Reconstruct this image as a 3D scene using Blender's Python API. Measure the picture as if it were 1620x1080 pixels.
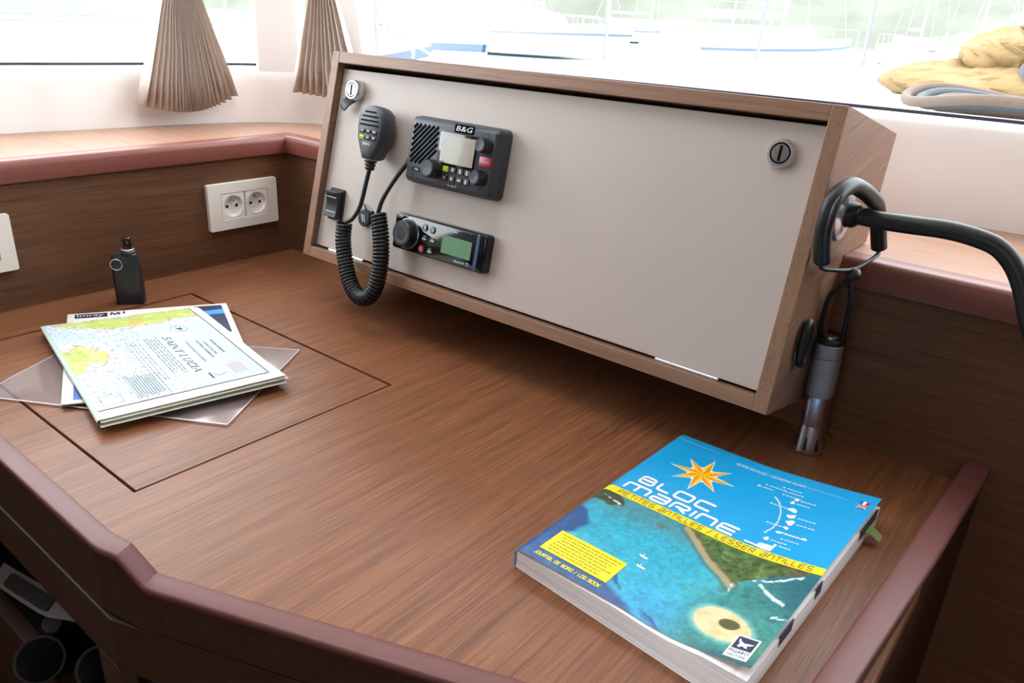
import bpy, bmesh, math, random
import numpy as np
from mathutils import Vector, Matrix
from mathutils.geometry import tessellate_polygon

# ------------------------------------------------------------------ clear
for o in list(bpy.data.objects):
    bpy.data.objects.remove(o, do_unlink=True)
SC = bpy.context.scene
COL = SC.collection
random.seed(7)
RNG = np.random.default_rng(7)

# ------------------------------------------------------------------ camera
CAM = Vector((1.27133686, -0.89675975, 0.45158006))
RX = Vector((0.7728071, 0.63262364, 0.05056203))
RY = Vector((0.28165901, -0.27049377, -0.92059835))
RZ = Vector((-0.56871556, 0.72568619, -0.38722366))
cd = bpy.data.cameras.new('camera')
cd.sensor_width = 36.0
cd.lens = 27.2633
cd.clip_start = 0.02
cd.clip_end = 1000
cam = bpy.data.objects.new('camera', cd)
COL.objects.link(cam)
m3 = Matrix((RX, -RY, -RZ)).transposed()
cam.matrix_world = Matrix.Translation(CAM) @ m3.to_4x4()
SC.camera = cam

# ------------------------------------------------------------------ world, sun, exposure
W = bpy.data.worlds.new('sky')
SC.world = W
W.use_nodes = True
bg = W.node_tree.nodes['Background']
bg.inputs[0].default_value = (0.90, 0.95, 1.0, 1)
bg.inputs[1].default_value = 2.6
SC.view_settings.view_transform = 'Standard'
SC.view_settings.look = 'None'
SC.view_settings.gamma = 1.0
SC.view_settings.use_curve_mapping = False
SC.view_settings.exposure = 1.68


def portal(name, loc, rot, sx, sy):
    """daylight portal in a window opening (guides sky sampling, gives no light itself)"""
    l = bpy.data.lights.new(name, 'AREA')
    l.shape = 'RECTANGLE'
    l.size, l.size_y = sx, sy
    l.cycles.is_portal = True
    o = bpy.data.objects.new(name, l)
    COL.objects.link(o)
    o.location = loc
    o.rotation_euler = rot
    return o


# ------------------------------------------------------------------ materials
def lin(c):
    c = np.asarray(c, float) / 255.0
    return np.where(c <= 0.04045, c / 12.92, ((c + 0.055) / 1.055) ** 2.4)


def rgb(r, g, b):
    v = lin((r, g, b))
    return (float(v[0]), float(v[1]), float(v[2]), 1.0)


MATS = {}


def mat(name, col, rough=0.5, metal=0.0, spec=0.5, bump=0.0, bscale=200.0, var=0.0, vscale=8.0, coat=0.0, trans=0.0):
    if name in MATS:
        return MATS[name]
    m = bpy.data.materials.new(name)
    m.use_nodes = True
    nt = m.node_tree
    b = nt.nodes['Principled BSDF']
    b.inputs['Base Color'].default_value = col
    b.inputs['Roughness'].default_value = rough
    b.inputs['Metallic'].default_value = metal
    b.inputs['Specular IOR Level'].default_value = spec
    b.inputs['Coat Weight'].default_value = coat
    b.inputs['Transmission Weight'].default_value = trans
    tc = nt.nodes.new('ShaderNodeTexCoord')
    if var > 0:
        nz = nt.nodes.new('ShaderNodeTexNoise')
        nz.inputs['Scale'].default_value = vscale
        nz.inputs['Detail'].default_value = 4
        nt.links.new(tc.outputs['Object'], nz.inputs['Vector'])
        mx = nt.nodes.new('ShaderNodeMix')
        mx.data_type = 'RGBA'
        mx.inputs[6].default_value = tuple(max(0, c * (1 - var)) for c in col[:3]) + (1,)
        mx.inputs[7].default_value = tuple(min(1, c * (1 + var)) for c in col[:3]) + (1,)
        nt.links.new(nz.outputs['Fac'], mx.inputs[0])
        nt.links.new(mx.outputs[2], b.inputs['Base Color'])
    if bump > 0:
        nz = nt.nodes.new('ShaderNodeTexNoise')
        nz.inputs['Scale'].default_value = bscale
        nz.inputs['Detail'].default_value = 3
        nt.links.new(tc.outputs['Object'], nz.inputs['Vector'])
        bp = nt.nodes.new('ShaderNodeBump')
        bp.inputs['Strength'].default_value = bump
        bp.inputs['Distance'].default_value = 0.001
        nt.links.new(nz.outputs['Fac'], bp.inputs['Height'])
        nt.links.new(bp.outputs['Normal'], b.inputs['Normal'])
    MATS[name] = m
    return m


def wood(name, dark, light, axis, rough=0.4, rot=0.0, contrast=1.0, spec=0.5):
    """veneer with straight fine grain along the given axis (0 x, 1 y, 2 z)"""
    m = bpy.data.materials.new(name)
    m.use_nodes = True
    nt = m.node_tree
    b = nt.nodes['Principled BSDF']
    b.inputs['Specular IOR Level'].default_value = spec
    tc = nt.nodes.new('ShaderNodeTexCoord')
    mp0 = nt.nodes.new('ShaderNodeMapping')
    mp0.inputs['Rotation'].default_value = (rot, 0, 0)
    nt.links.new(tc.outputs['Object'], mp0.inputs['Vector'])

    def layer(across, along, detail):
        mp = nt.nodes.new('ShaderNodeMapping')
        s = [across] * 3
        s[axis] = along
        mp.inputs['Scale'].default_value = s
        nt.links.new(mp0.outputs['Vector'], mp.inputs['Vector'])
        nz = nt.nodes.new('ShaderNodeTexNoise')
        nz.inputs['Scale'].default_value = 1.0
        nz.inputs['Detail'].default_value = detail
        nz.inputs['Roughness'].default_value = 0.6
        nt.links.new(mp.outputs['Vector'], nz.inputs['Vector'])
        return nz.outputs['Fac']
    a = layer(330, 7.0, 3)
    c = layer(80, 1.6, 2)
    d = layer(800, 16, 2)
    mt = nt.nodes.new('ShaderNodeMath')
    mt.operation = 'MULTIPLY_ADD'
    nt.links.new(a, mt.inputs[0])
    mt.inputs[1].default_value = 0.60
    cs = nt.nodes.new('ShaderNodeMath')
    cs.operation = 'MULTIPLY_ADD'
    nt.links.new(c, cs.inputs[0])
    cs.inputs[1].default_value = 0.45
    cs.inputs[2].default_value = 0.20
    nt.links.new(cs.outputs[0], mt.inputs[2])
    m2 = nt.nodes.new('ShaderNodeMath')
    m2.operation = 'MULTIPLY_ADD'
    nt.links.new(d, m2.inputs[0])
    m2.inputs[1].default_value = 0.55
    nt.links.new(mt.outputs[0], m2.inputs[2])
    rp = nt.nodes.new('ShaderNodeValToRGB')
    w = 0.30 / contrast
    rp.color_ramp.elements[0].position = 1.0 - w
    rp.color_ramp.elements[1].position = 1.0 + w if 1.0 + w <= 1.0 else 1.0
    sc = nt.nodes.new('ShaderNodeMapRange')
    sc.inputs['From Min'].default_value = 1.0 - w
    sc.inputs['From Max'].default_value = 1.0 + w
    nt.links.new(m2.outputs[0], sc.inputs['Value'])
    rp.color_ramp.elements[0].position = 0.0
    rp.color_ramp.elements[0].color = dark
    rp.color_ramp.elements[1].position = 1.0
    rp.color_ramp.elements[1].color = light
    nt.links.new(sc.outputs['Result'], rp.inputs['Fac'])
    po = layer(950, 9, 2)
    pr = nt.nodes.new('ShaderNodeMapRange')
    pr.inputs['From Min'].default_value = 0.56
    pr.inputs['From Max'].default_value = 0.70
    pr.inputs['To Min'].default_value = 1.0
    pr.inputs['To Max'].default_value = 0.55
    nt.links.new(po, pr.inputs['Value'])
    pm = nt.nodes.new('ShaderNodeMix')
    pm.data_type = 'RGBA'
    pm.blend_type = 'MULTIPLY'
    pm.inputs[0].default_value = 1.0
    nt.links.new(rp.outputs['Color'], pm.inputs[6])
    nt.links.new(pr.outputs['Result'], pm.inputs[7])
    nt.links.new(pm.outputs[2], b.inputs['Base Color'])
    mr = nt.nodes.new('ShaderNodeMapRange')
    mr.inputs['To Min'].default_value = rough + 0.06
    mr.inputs['To Max'].default_value = rough - 0.04
    nt.links.new(a, mr.inputs['Value'])
    nt.links.new(mr.outputs['Result'], b.inputs['Roughness'])
    bp = nt.nodes.new('ShaderNodeBump')
    bp.inputs['Strength'].default_value = 0.12
    bp.inputs['Distance'].default_value = 0.0006
    nt.links.new(m2.outputs[0], bp.inputs['Height'])
    nt.links.new(bp.outputs['Normal'], b.inputs['Normal'])
    return m


def vcol_mat(name, rough=0.4, spec=0.5, coat=0.0):
    m = bpy.data.materials.new(name)
    m.use_nodes = True
    nt = m.node_tree
    b = nt.nodes['Principled BSDF']
    b.inputs['Roughness'].default_value = rough
    b.inputs['Specular IOR Level'].default_value = spec
    b.inputs['Coat Weight'].default_value = coat
    b.inputs['Coat Roughness'].default_value = 0.15
    at = nt.nodes.new('ShaderNodeVertexColor')
    at.layer_name = 'print'
    nt.links.new(at.outputs['Color'], b.inputs['Base Color'])
    return m


def glass_mat(name, tint, refl):
    m = bpy.data.materials.new(name)
    m.use_nodes = True
    nt = m.node_tree
    for n in list(nt.nodes):
        if n.type == 'BSDF_PRINCIPLED':
            nt.nodes.remove(n)
    out = [n for n in nt.nodes if n.type == 'OUTPUT_MATERIAL'][0]
    t = nt.nodes.new('ShaderNodeBsdfTransparent')
    t.inputs[0].default_value = tint
    g = nt.nodes.new('ShaderNodeBsdfGlossy')
    g.inputs['Roughness'].default_value = 0.03
    lw = nt.nodes.new('ShaderNodeLayerWeight')
    pw = nt.nodes.new('ShaderNodeMath')
    pw.operation = 'POWER'
    nt.links.new(lw.outputs['Facing'], pw.inputs[0])
    pw.inputs[1].default_value = 5.0
    fr = nt.nodes.new('ShaderNodeMath')
    fr.operation = 'MULTIPLY_ADD'
    nt.links.new(pw.outputs[0], fr.inputs[0])
    fr.inputs[1].default_value = 0.5
    fr.inputs[2].default_value = refl
    mx = nt.nodes.new('ShaderNodeMixShader')
    nt.links.new(fr.outputs[0], mx.inputs[0])
    nt.links.new(t.outputs[0], mx.inputs[1])
    nt.links.new(g.outputs[0], mx.inputs[2])
    nt.links.new(mx.outputs[0], out.inputs['Surface'])
    return m


TD, TL_ = rgb(88, 51, 33), rgb(154, 101, 69)
M_TABLE = wood('table_veneer', TD, TL_, 1, 0.36, spec=.26)
M_LID = wood('lid_veneer', TD, TL_, 1, 0.36, spec=.26)
WD, WL = rgb(74, 48, 33), rgb(122, 85, 60)
M_WALLL = wood('wall_veneer_y', WD, WL, 1, 0.5, spec=.25)
M_WALLB = wood('wall_veneer_x', WD, WL, 0, 0.5, spec=.25)
M_APRON_SHADED = wood('apron_veneer_shaded', rgb(48, 32, 25), rgb(80, 56, 43), 0, 0.5, spec=.25)  # wall veneer darkened, the shade below the rails put into its colour
M_LEDGE_T = wood('ledge_veneer', rgb(146, 107, 87), rgb(186, 145, 121), 0, 0.33, contrast=0.8)
M_RAIL = mat('rail_mahogany', rgb(104, 59, 56), 0.42, spec=.36, var=0.10, vscale=30)
M_NOSING = mat('nosing_mahogany', rgb(124, 72, 62), 0.36, spec=.4, var=0.10, vscale=30)
M_BOXSIDE = wood('console_side_veneer', rgb(100, 70, 53), rgb(150, 113, 90), 1, 0.42, rot=math.radians(-11.5))
M_BOXX = wood('console_veneer', rgb(100, 70, 53), rgb(150, 113, 90), 0, 0.42)
M_EDGEX = wood('edge_band_x', rgb(124, 88, 68), rgb(164, 126, 102), 0, 0.42, contrast=0.8)
M_EDGEZ = wood('edge_band_z', rgb(124, 88, 68), rgb(164, 126, 102), 2, 0.42, contrast=0.8)
M_PANEL = mat('panel_leatherette', rgb(194, 181, 173), 0.45, bump=0.25, bscale=900, var=0.03, vscale=12)
M_WHITE = mat('white_gelcoat', rgb(244, 238, 236), 0.30, var=0.015, vscale=2)
M_CEIL = mat('ceiling_lining', rgb(238, 232, 224), 0.6, var=0.015)
M_WALLA = wood('bulkhead_veneer', WD, WL, 0, 0.5)
M_WALLR = wood('cabin_side_veneer', WD, WL, 1, 0.5)
M_FLOOR = wood('floor_boards', rgb(120, 80, 56), rgb(168, 120, 86), 1, 0.4)
M_BLACKP = mat('black_plastic', rgb(34, 36, 40), 0.38, bump=0.08, bscale=1500)
M_GREYP = mat('charcoal_plastic', rgb(66, 70, 79), 0.42, bump=0.10, bscale=1500)
M_RUBBER = mat('black_rubber', rgb(24, 26, 28), 0.45)
M_GLOSSB = mat('gloss_black', rgb(14, 16, 20), 0.12, coat=0.3)
M_DARK = mat('recess_shade', rgb(16, 13, 12), 0.8, var=0.1)  # near-black, the darkness of the recesses put into the boards' colour
M_SLOT = mat('grille_slot', rgb(6, 7, 8), 0.8, spec=0.05, var=0.1)
M_CHROME = mat('chrome', rgb(206, 204, 206), 0.24, metal=.75, var=0.02)
M_STEEL = mat('brushed_steel', rgb(200, 198, 200), 0.28, metal=1.0, var=0.05)
M_GUN = mat('gunmetal', rgb(190, 190, 198), 0.30, metal=1.0, var=0.06, vscale=60)
M_KNURL = mat('knurled_metal', rgb(170, 172, 180), 0.36, metal=.85, bump=0.8, bscale=1600)
M_WPRINT = mat('white_print', rgb(232, 233, 236), 0.45, var=0.02)
M_LIME = mat('lime_key', rgb(178, 214, 34), 0.45, var=0.03)
M_RED = mat('red_key', rgb(176, 36, 58), 0.4, var=0.05)
M_LCD1 = mat('lcd_amber', rgb(126, 116, 94), 0.12, var=0.14, vscale=45, coat=0.4)
M_LCD2 = mat('lcd_green', rgb(110, 150, 118), 0.12, var=0.10, vscale=40, coat=0.4)
M_BLUELINE = mat('blue_trim', rgb(60, 110, 160), 0.25, var=0.05)
M_PLATE = mat('plate_white', rgb(238, 231, 222), 0.35, var=0.015)
M_SOCKET = mat('socket_white', rgb(240, 238, 236), 0.32, var=0.01)
M_CURT = mat('curtain_cloth', rgb(232, 219, 209), 0.85, spec=0.15, bump=0.3, bscale=1500, var=0.05, vscale=14)
_cn = M_CURT.node_tree
_ct = _cn.nodes.new('ShaderNodeBsdfTranslucent')
_ct.inputs[0].default_value = rgb(238, 226, 216)
_cm = _cn.nodes.new('ShaderNodeMixShader')
_cm.inputs[0].default_value = 0.22
_co = [q for q in _cn.nodes if q.type == 'OUTPUT_MATERIAL'][0]
_cn.links.new(_cn.nodes['Principled BSDF'].outputs[0], _cm.inputs[1])
_cn.links.new(_ct.outputs[0], _cm.inputs[2])
_cn.links.new(_cm.outputs[0], _co.inputs['Surface'])
M_PAPER = mat('paper_white', rgb(224, 218, 215), 0.6, var=0.02)
M_PAPERG = mat('paper_cream', rgb(208, 206, 190), 0.65, var=0.04, vscale=60)
M_INK = mat('ink_dark', rgb(44, 46, 54), 0.6, var=0.05)
M_INKG = mat('ink_grey', rgb(120, 128, 136), 0.6, var=0.05)
M_INKR = mat('ink_pink', rgb(214, 120, 160), 0.6, var=0.05)
M_NAVY = mat('navy_print', rgb(34, 40, 76), 0.45, var=0.06)
M_BLUE = mat('blue_print', rgb(36, 96, 176), 0.45, var=0.08)
M_LBLUE = mat('light_blue_print', rgb(66, 150, 220), 0.45, var=0.08)
M_YEL = mat('yellow_print', rgb(236, 218, 30), 0.35, var=0.02)
M_ORG = mat('orange_print', rgb(240, 140, 30), 0.35, var=0.04)
M_YELO = mat('amber_print', rgb(252, 206, 40), 0.35, var=0.04)
M_BROWNP = mat('band_lettering', rgb(120, 96, 62), 0.4, var=0.04)
M_LEAF = mat('green_tab', rgb(112, 130, 58), 0.5, var=0.08)
M_VGLASS = mat('dark_glass', rgb(9, 10, 12), 0.5, spec=.08, var=0.05)
M_GLASS = glass_mat('window_glass', (0.985, 0.995, 0.99, 1), 0.015)
M_SEAL = mat('window_seal', rgb(52, 48, 66), 0.5, var=0.05)
M_FILM = None

# page block: fine stacked-sheet lines
M_PAGES = bpy.data.materials.new('page_edges')
M_PAGES.use_nodes = True
_nt = M_PAGES.node_tree
_tc = _nt.nodes.new('ShaderNodeTexCoord')
_mp = _nt.nodes.new('ShaderNodeMapping')
_mp.inputs['Scale'].default_value = (3, 3, 1500)
_nz = _nt.nodes.new('ShaderNodeTexNoise')
_nz.inputs['Scale'].default_value = 1.0
_nz.inputs['Detail'].default_value = 2
_rp = _nt.nodes.new('ShaderNodeValToRGB')
_rp.color_ramp.elements[0].position = 0.30
_rp.color_ramp.elements[0].color = rgb(206, 202, 208)
_rp.color_ramp.elements[1].position = 0.55
_rp.color_ramp.elements[1].color = rgb(252, 248, 248)
_nt.links.new(_tc.outputs['Object'], _mp.inputs['Vector'])
_nt.links.new(_mp.outputs['Vector'], _nz.inputs['Vector'])
_nt.links.new(_nz.outputs['Fac'], _rp.inputs['Fac'])
_nt.links.new(_rp.outputs['Color'], _nt.nodes['Principled BSDF'].inputs['Base Color'])
_nt.nodes['Principled BSDF'].inputs['Roughness'].default_value = 0.7

# clear sleeve film: mostly see-through with a milky sheen
M_FILM = bpy.data.materials.new('clear_film')
M_FILM.use_nodes = True
_nt = M_FILM.node_tree
_out = [n for n in _nt.nodes if n.type == 'OUTPUT_MATERIAL'][0]
_b = _nt.nodes['Principled BSDF']
_b.inputs['Base Color'].default_value = rgb(214, 214, 226)
_b.inputs['Roughness'].default_value = 0.16
_b.inputs['Specular IOR Level'].default_value = 0.9
_t = _nt.nodes.new('ShaderNodeBsdfTransparent')
_m = _nt.nodes.new('ShaderNodeMixShader')
_tc = _nt.nodes.new('ShaderNodeTexCoord')
_nz = _nt.nodes.new('ShaderNodeTexNoise')
_nz.inputs['Scale'].default_value = 14
_mr = _nt.nodes.new('ShaderNodeMapRange')
_mr.inputs['To Min'].default_value = 0.06
_mr.inputs['To Max'].default_value = 0.14
_nt.links.new(_tc.outputs['Object'], _nz.inputs['Vector'])
_nt.links.new(_nz.outputs['Fac'], _mr.inputs['Value'])
_nt.links.new(_mr.outputs['Result'], _m.inputs[0])
_nt.links.new(_t.outputs[0], _m.inputs[1])
_nt.links.new(_b.outputs[0], _m.inputs[2])
_gl = _nt.nodes.new('ShaderNodeBsdfGlossy')
_gl.inputs['Roughness'].default_value = 0.12
_lw = _nt.nodes.new('ShaderNodeLayerWeight')
_lw.inputs['Blend'].default_value = 0.5
_pw = _nt.nodes.new('ShaderNodeMath')
_pw.operation = 'POWER'
_nt.links.new(_lw.outputs['Facing'], _pw.inputs[0])
_pw.inputs[1].default_value = 4.0
_frn = _nt.nodes.new('ShaderNodeMath')
_frn.operation = 'MULTIPLY_ADD'
_nt.links.new(_pw.outputs[0], _frn.inputs[0])
_frn.inputs[1].default_value = 0.6
_frn.inputs[2].default_value = 0.04
_m2 = _nt.nodes.new('ShaderNodeMixShader')
_nt.links.new(_frn.outputs[0], _m2.inputs[0])
_nt.links.new(_m.outputs[0], _m2.inputs[1])
_nt.links.new(_gl.outputs[0], _m2.inputs[2])
_nt.links.new(_m2.outputs[0], _out.inputs['Surface'])

# ------------------------------------------------------------------ mesh helpers
ORG = {}


def WID(a, b, c):
    return Vector((a, b, c))


class MB:
    def __init__(s):
        s.v, s.f = [], []

    def add(s, vs, fs):
        n = len(s.v)
        s.v += [Vector(p) for p in vs]
        s.f += [tuple(i + n for i in f) for f in fs]
        return s

    def box(s, a0, a1, b0, b1, c0, c1, M=WID):
        vs = [M(a, b, c) for a in (a0, a1) for b in (b0, b1) for c in (c0, c1)]
        return s.add(vs, [(0, 1, 3, 2), (4, 6, 7, 5), (0, 4, 5, 1), (2, 3, 7, 6), (0, 2, 6, 4), (1, 5, 7, 3)])

    def prism(s, poly, c0, c1, M=WID):
        n = len(poly)
        vs = [M(x, y, c0) for x, y in poly] + [M(x, y, c1) for x, y in poly]
        fs = [tuple(reversed(range(n))), tuple(range(n, 2 * n))]
        fs += [(i, (i + 1) % n, n + (i + 1) % n, n + i) for i in range(n)]
        return s.add(vs, fs)

    def loft(s, rings, cap=True, close=True):
        n = len(rings[0])
        vs = [p for r in rings for p in r]
        fs = []
        m = n if close else n - 1
        for k in range(len(rings) - 1):
            for i in range(m):
                j = (i + 1) % n
                fs.append((k * n + i, k * n + j, (k + 1) * n + j, (k + 1) * n + i))
        if cap:
            fs.append(tuple(reversed(range(n))))
            fs.append(tuple(range((len(rings) - 1) * n, len(rings) * n)))
        return s.add(vs, fs)

    def tube(s, path, r, n=10, cap=True):
        path = [Vector(p) for p in path]
        rs = r if isinstance(r, (list, tuple)) else [r] * len(path)
        rings = []
        t0 = (path[1] - path[0]).normalized()
        up = Vector((0, 0, 1)) if abs(t0.z) < 0.9 else Vector((1, 0, 0))
        nrm = t0.cross(up).normalized()
        for i, p in enumerate(path):
            a = path[max(i - 1, 0)]
            b = path[min(i + 1, len(path) - 1)]
            t = (b - a).normalized()
            nrm = (nrm - t * nrm.dot(t))
            if nrm.length < 1e-6:
                nrm = t.orthogonal()
            nrm.normalize()
            bn = t.cross(nrm)
            rings.append([p + (nrm * math.cos(k * 2 * math.pi / n) + bn * math.sin(k * 2 * math.pi / n)) * rs[i] for k in range(n)])
        return s.loft(rings, cap)

    def lathe(s, o, axis, prof, n=24):
        o = Vector(o)
        ax = Vector(axis).normalized()
        e1 = ax.orthogonal().normalized()
        e2 = ax.cross(e1)
        rings = [[o + ax * h + (e1 * math.cos(k * 2 * math.pi / n) + e2 * math.sin(k * 2 * math.pi / n)) * max(r, 1e-5) for k in range(n)] for r, h in prof]
        return s.loft(rings, True)

    def grid(s, fn, nu, nv):
        vs = [fn(i / nu, j / nv) for j in range(nv + 1) for i in range(nu + 1)]
        fs = [(j * (nu + 1) + i, j * (nu + 1) + i + 1, (j + 1) * (nu + 1) + i + 1, (j + 1) * (nu + 1) + i) for j in range(nv) for i in range(nu)]
        return s.add(vs, fs)

    def build(s, name, m, parent=None, smooth=None, bevel=0.0, segs=2, loc=None, recalc=True):
        me = bpy.data.meshes.new(name)
        if parent is not None:
            org = ORG[parent.name]
        else:
            org = Vector(loc) if loc is not None else Vector((0, 0, 0))
        me.from_pydata([tuple(p - org) for p in s.v], [], s.f)
        if recalc:
            bm = bmesh.new()
            bm.from_mesh(me)
            bmesh.ops.recalc_face_normals(bm, faces=bm.faces)
            bm.to_mesh(me)
            bm.free()
        me.materials.append(m)
        o = bpy.data.objects.new(name, me)
        COL.objects.link(o)
        if parent is not None:
            o.parent = parent
        else:
            o.location = org
        ORG[o.name] = org
        if smooth is not None:
            me.shade_smooth()
            me.set_sharp_from_angle(angle=math.radians(smooth))
        if bevel > 0:
            bv = o.modifiers.new('bevel', 'BEVEL')
            bv.width = bevel
            bv.segments = segs
            bv.limit_method = 'ANGLE'
            bv.angle_limit = math.radians(40)
        return o


def tag(o, label, cat, group=None, kind=None):
    o['label'] = label
    o['category'] = cat
    if group:
        o['group'] = group
    if kind:
        o['kind'] = kind
    return o


def thing(name, label, cat, loc, group=None, kind=None):
    o = bpy.data.objects.new(name, None)
    o.empty_display_size = 0.02
    COL.objects.link(o)
    o.location = loc
    ORG[o.name] = Vector(loc)
    return tag(o, label, cat, group, kind)


def rrect(a0, a1, b0, b1, r, n=4):
    out = []
    for cx, cy, s in ((a1 - r, b1 - r, 0), (a0 + r, b1 - r, 90), (a0 + r, b0 + r, 180), (a1 - r, b0 + r, 270)):
        for k in range(n + 1):
            t = math.radians(s + 90 * k / n)
            out.append((cx + r * math.cos(t), cy + r * math.sin(t)))
    return out


def rloft(mb, a0, a1, b0, b1, r, levels, M=WID, n=4):
    """rounded-rectangle block; levels = [(depth, inset)]"""
    rings = []
    for c, i in levels:
        rings.append([M(x, y, c) for x, y in rrect(a0 + i, a1 - i, b0 + i, b1 - i, max(r - i, 0.0004), n)])
    return mb.loft(rings, True)


def holed(mb, outer, holes, c0, c1, M):
    """slab with through holes"""
    loops = [outer] + holes
    tris = tessellate_polygon([[Vector((x, y, 0)) for x, y in l] for l in loops])
    pts = [p for l in loops for p in l]
    n = len(pts)
    fs = [tuple(t) for t in tris] + [tuple(n + k for k in reversed(t)) for t in tris]
    s = 0
    for l in loops:
        m = len(l)
        fs += [(s + i, s + (i + 1) % m, n + s + (i + 1) % m, n + s + i) for i in range(m)]
        s += m
    return mb.add([M(x, y, c0) for x, y in pts] + [M(x, y, c1) for x, y in pts], fs)


def smooth_path(pts, n=8):
    """Catmull-Rom through the points"""
    P = [Vector(p) for p in pts]
    P = [P[0] * 2 - P[1]] + P + [P[-1] * 2 - P[-2]]
    out = []
    for i in range(1, len(P) - 2):
        for k in range(n):
            t = k / n
            a, b, c, d = P[i - 1], P[i], P[i + 1], P[i + 2]
            out.append(0.5 * ((2 * b) + (c - a) * t + (2 * a - 5 * b + 4 * c - d) * t * t + (3 * b - a - 3 * c + d) * t ** 3))
    out.append(P[-2])
    return out


# --- lettering -----------------------------------------------------------
def round_poly(pts, r=0.16, n=3):
    if len(pts) < 3:
        return pts
    out = [pts[0]]
    for i in range(1, len(pts) - 1):
        p = Vector(pts[i]).to_2d() if False else Vector((pts[i][0], pts[i][1]))
        a = Vector((pts[i - 1][0], pts[i - 1][1])) - p
        b = Vector((pts[i + 1][0], pts[i + 1][1])) - p
        ra = min(r, a.length * 0.45)
        rb = min(r, b.length * 0.45)
        q0 = p + a.normalized() * ra
        q1 = p + b.normalized() * rb
        for k in range(n + 1):
            t = k / n
            q = q0 * (1 - t) ** 2 + p * 2 * t * (1 - t) + q1 * t * t
            out.append((q.x, q.y))
    out.append(pts[-1])
    return out


GL = {
    'B': (0.95, [[(0, 0.52), (0.72, 0.52), (0.84, 0.64), (0.84, 0.88), (0.72, 1), (0, 1), (0, 0), (0.8, 0), (0.92, 0.12), (0.92, 0.4), (0.8, 0.52)]]),
    'L': (0.85, [[(0, 1), (0, 0), (0.82, 0)]]),
    'O': (1.1, [[(0.5, 1), (0, 1), (0, 0), (1.05, 0), (1.05, 1), (0.5, 1)]]),
    'C': (1.0, [[(0.98, 1), (0, 1), (0, 0), (0.98, 0)]]),
    'M': (1.5, [[(0, 0), (0, 1), (1.45, 1), (1.45, 0)], [(0.72, 1), (0.72, 0)]]),
    'A': (1.0, [[(0.06, 1), (0.95, 1), (0.95, 0), (0, 0), (0, 0.5), (0.95, 0.5)]]),
    'R': (1.0, [[(0, 0), (0, 1), (0.92, 1), (0.92, 0.45), (0.2, 0.45)], [(0.4, 0.45), (0.95, 0)]]),
    'I': (0.08, [[(0.02, 0), (0.02, 1)]]),
    'N': (1.0, [[(0, 0), (0, 1), (0.95, 1), (0.95, 0)]]),
    'E': (1.0, [[(0.98, 1), (0, 1), (0, 0), (0.92, 0)], [(0.05, 0.5), (0.9, 0.5)]]),
    'P': (1.0, [[(0, 0), (0, 1), (0.95, 1), (0.95, 0.42), (0, 0.42)]]),
    'T': (1.0, [[(0, 1), (1.0, 1)], [(0.5, 1), (0.5, 0)]]),
    'S': (1.0, [[(0.98, 1), (0, 1), (0, 0.5), (0.95, 0.5), (0.95, 0), (0, 0)]]),
    'J': (0.8, [[(0.75, 1), (0.75, 0), (0, 0)]]),
    'U': (1.0, [[(0, 1), (0, 0), (0.95, 0), (0.95, 1)]]),
    'D': (1.0, [[(0.02, 0), (0.95, 0), (0.95, 1), (0.02, 1), (0.02, 0)]]),
    'G': (1.0, [[(0.95, 1), (0, 1), (0, 0), (0.95, 0), (0.95, 0.5), (0.5, 0.5)]]),
    'K': (0.95, [[(0, 0), (0, 1)], [(0.92, 1), (0.1, 0.5)], [(0.1, 0.5), (0.92, 0)]]),
    '/': (0.6, [[(0, -0.1), (0.55, 1.1)]]),
    '-': (0.5, [[(0, 0.5), (0.45, 0.5)]]),
    ' ': (0.45, []),
}


def stroke(mb, pts, w, M, h=0.0, w2=None):
    """flat ribbon of width w along a 2-D polyline, mapped through M(x, y, h)"""
    P = [Vector((p[0], p[1])) for p in pts]
    L, Rr = [], []
    n = len(P)
    for i in range(n):
        d0 = (P[i] - P[i - 1]).normalized() if i > 0 else None
        d1 = (P[i + 1] - P[i]).normalized() if i < n - 1 else None
        if d0 is None:
            d = d1
        elif d1 is None:
            d = d0
        else:
            d = d0 + d1
            d = d.normalized() if d.length > 1e-6 else d1
        nn = Vector((-d.y, d.x))
        k = 1.0
        if d0 is not None and d1 is not None:
            c = max(0.35, nn.dot(Vector((-d1.y, d1.x))))
            k = 1 / c
        ww = w if w2 is None else w + (w2 - w) * i / max(1, n - 1)
        L.append(P[i] + nn * ww * 0.5 * k)
        Rr.append(P[i] - nn * ww * 0.5 * k)
    vs = [M(p.x, p.y, h) for p in L] + [M(p.x, p.y, h) for p in Rr]
    mb.add(vs, [(i, i + 1, n + i + 1, n + i) for i in range(n - 1)])


def techno(mb, text, x0, y0, x1, ht, w, M, h=0.0, gap=0.28, slant=0.0, r=0.22):
    """stroke lettering fitted between x0 and x1"""
    tot = sum(GL[c][0] + gap for c in text) - gap
    sx = (x1 - x0) / tot
    x = x0
    for c in text:
        for pl in GL[c][1]:
            q = [(x + (px * sx) + slant * py * ht, y0 + py * ht) for px, py in round_poly(pl, r)]
            stroke(mb, q, w, M, h)
        x += (GL[c][0] + gap) * sx


_TXT = {}


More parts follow.
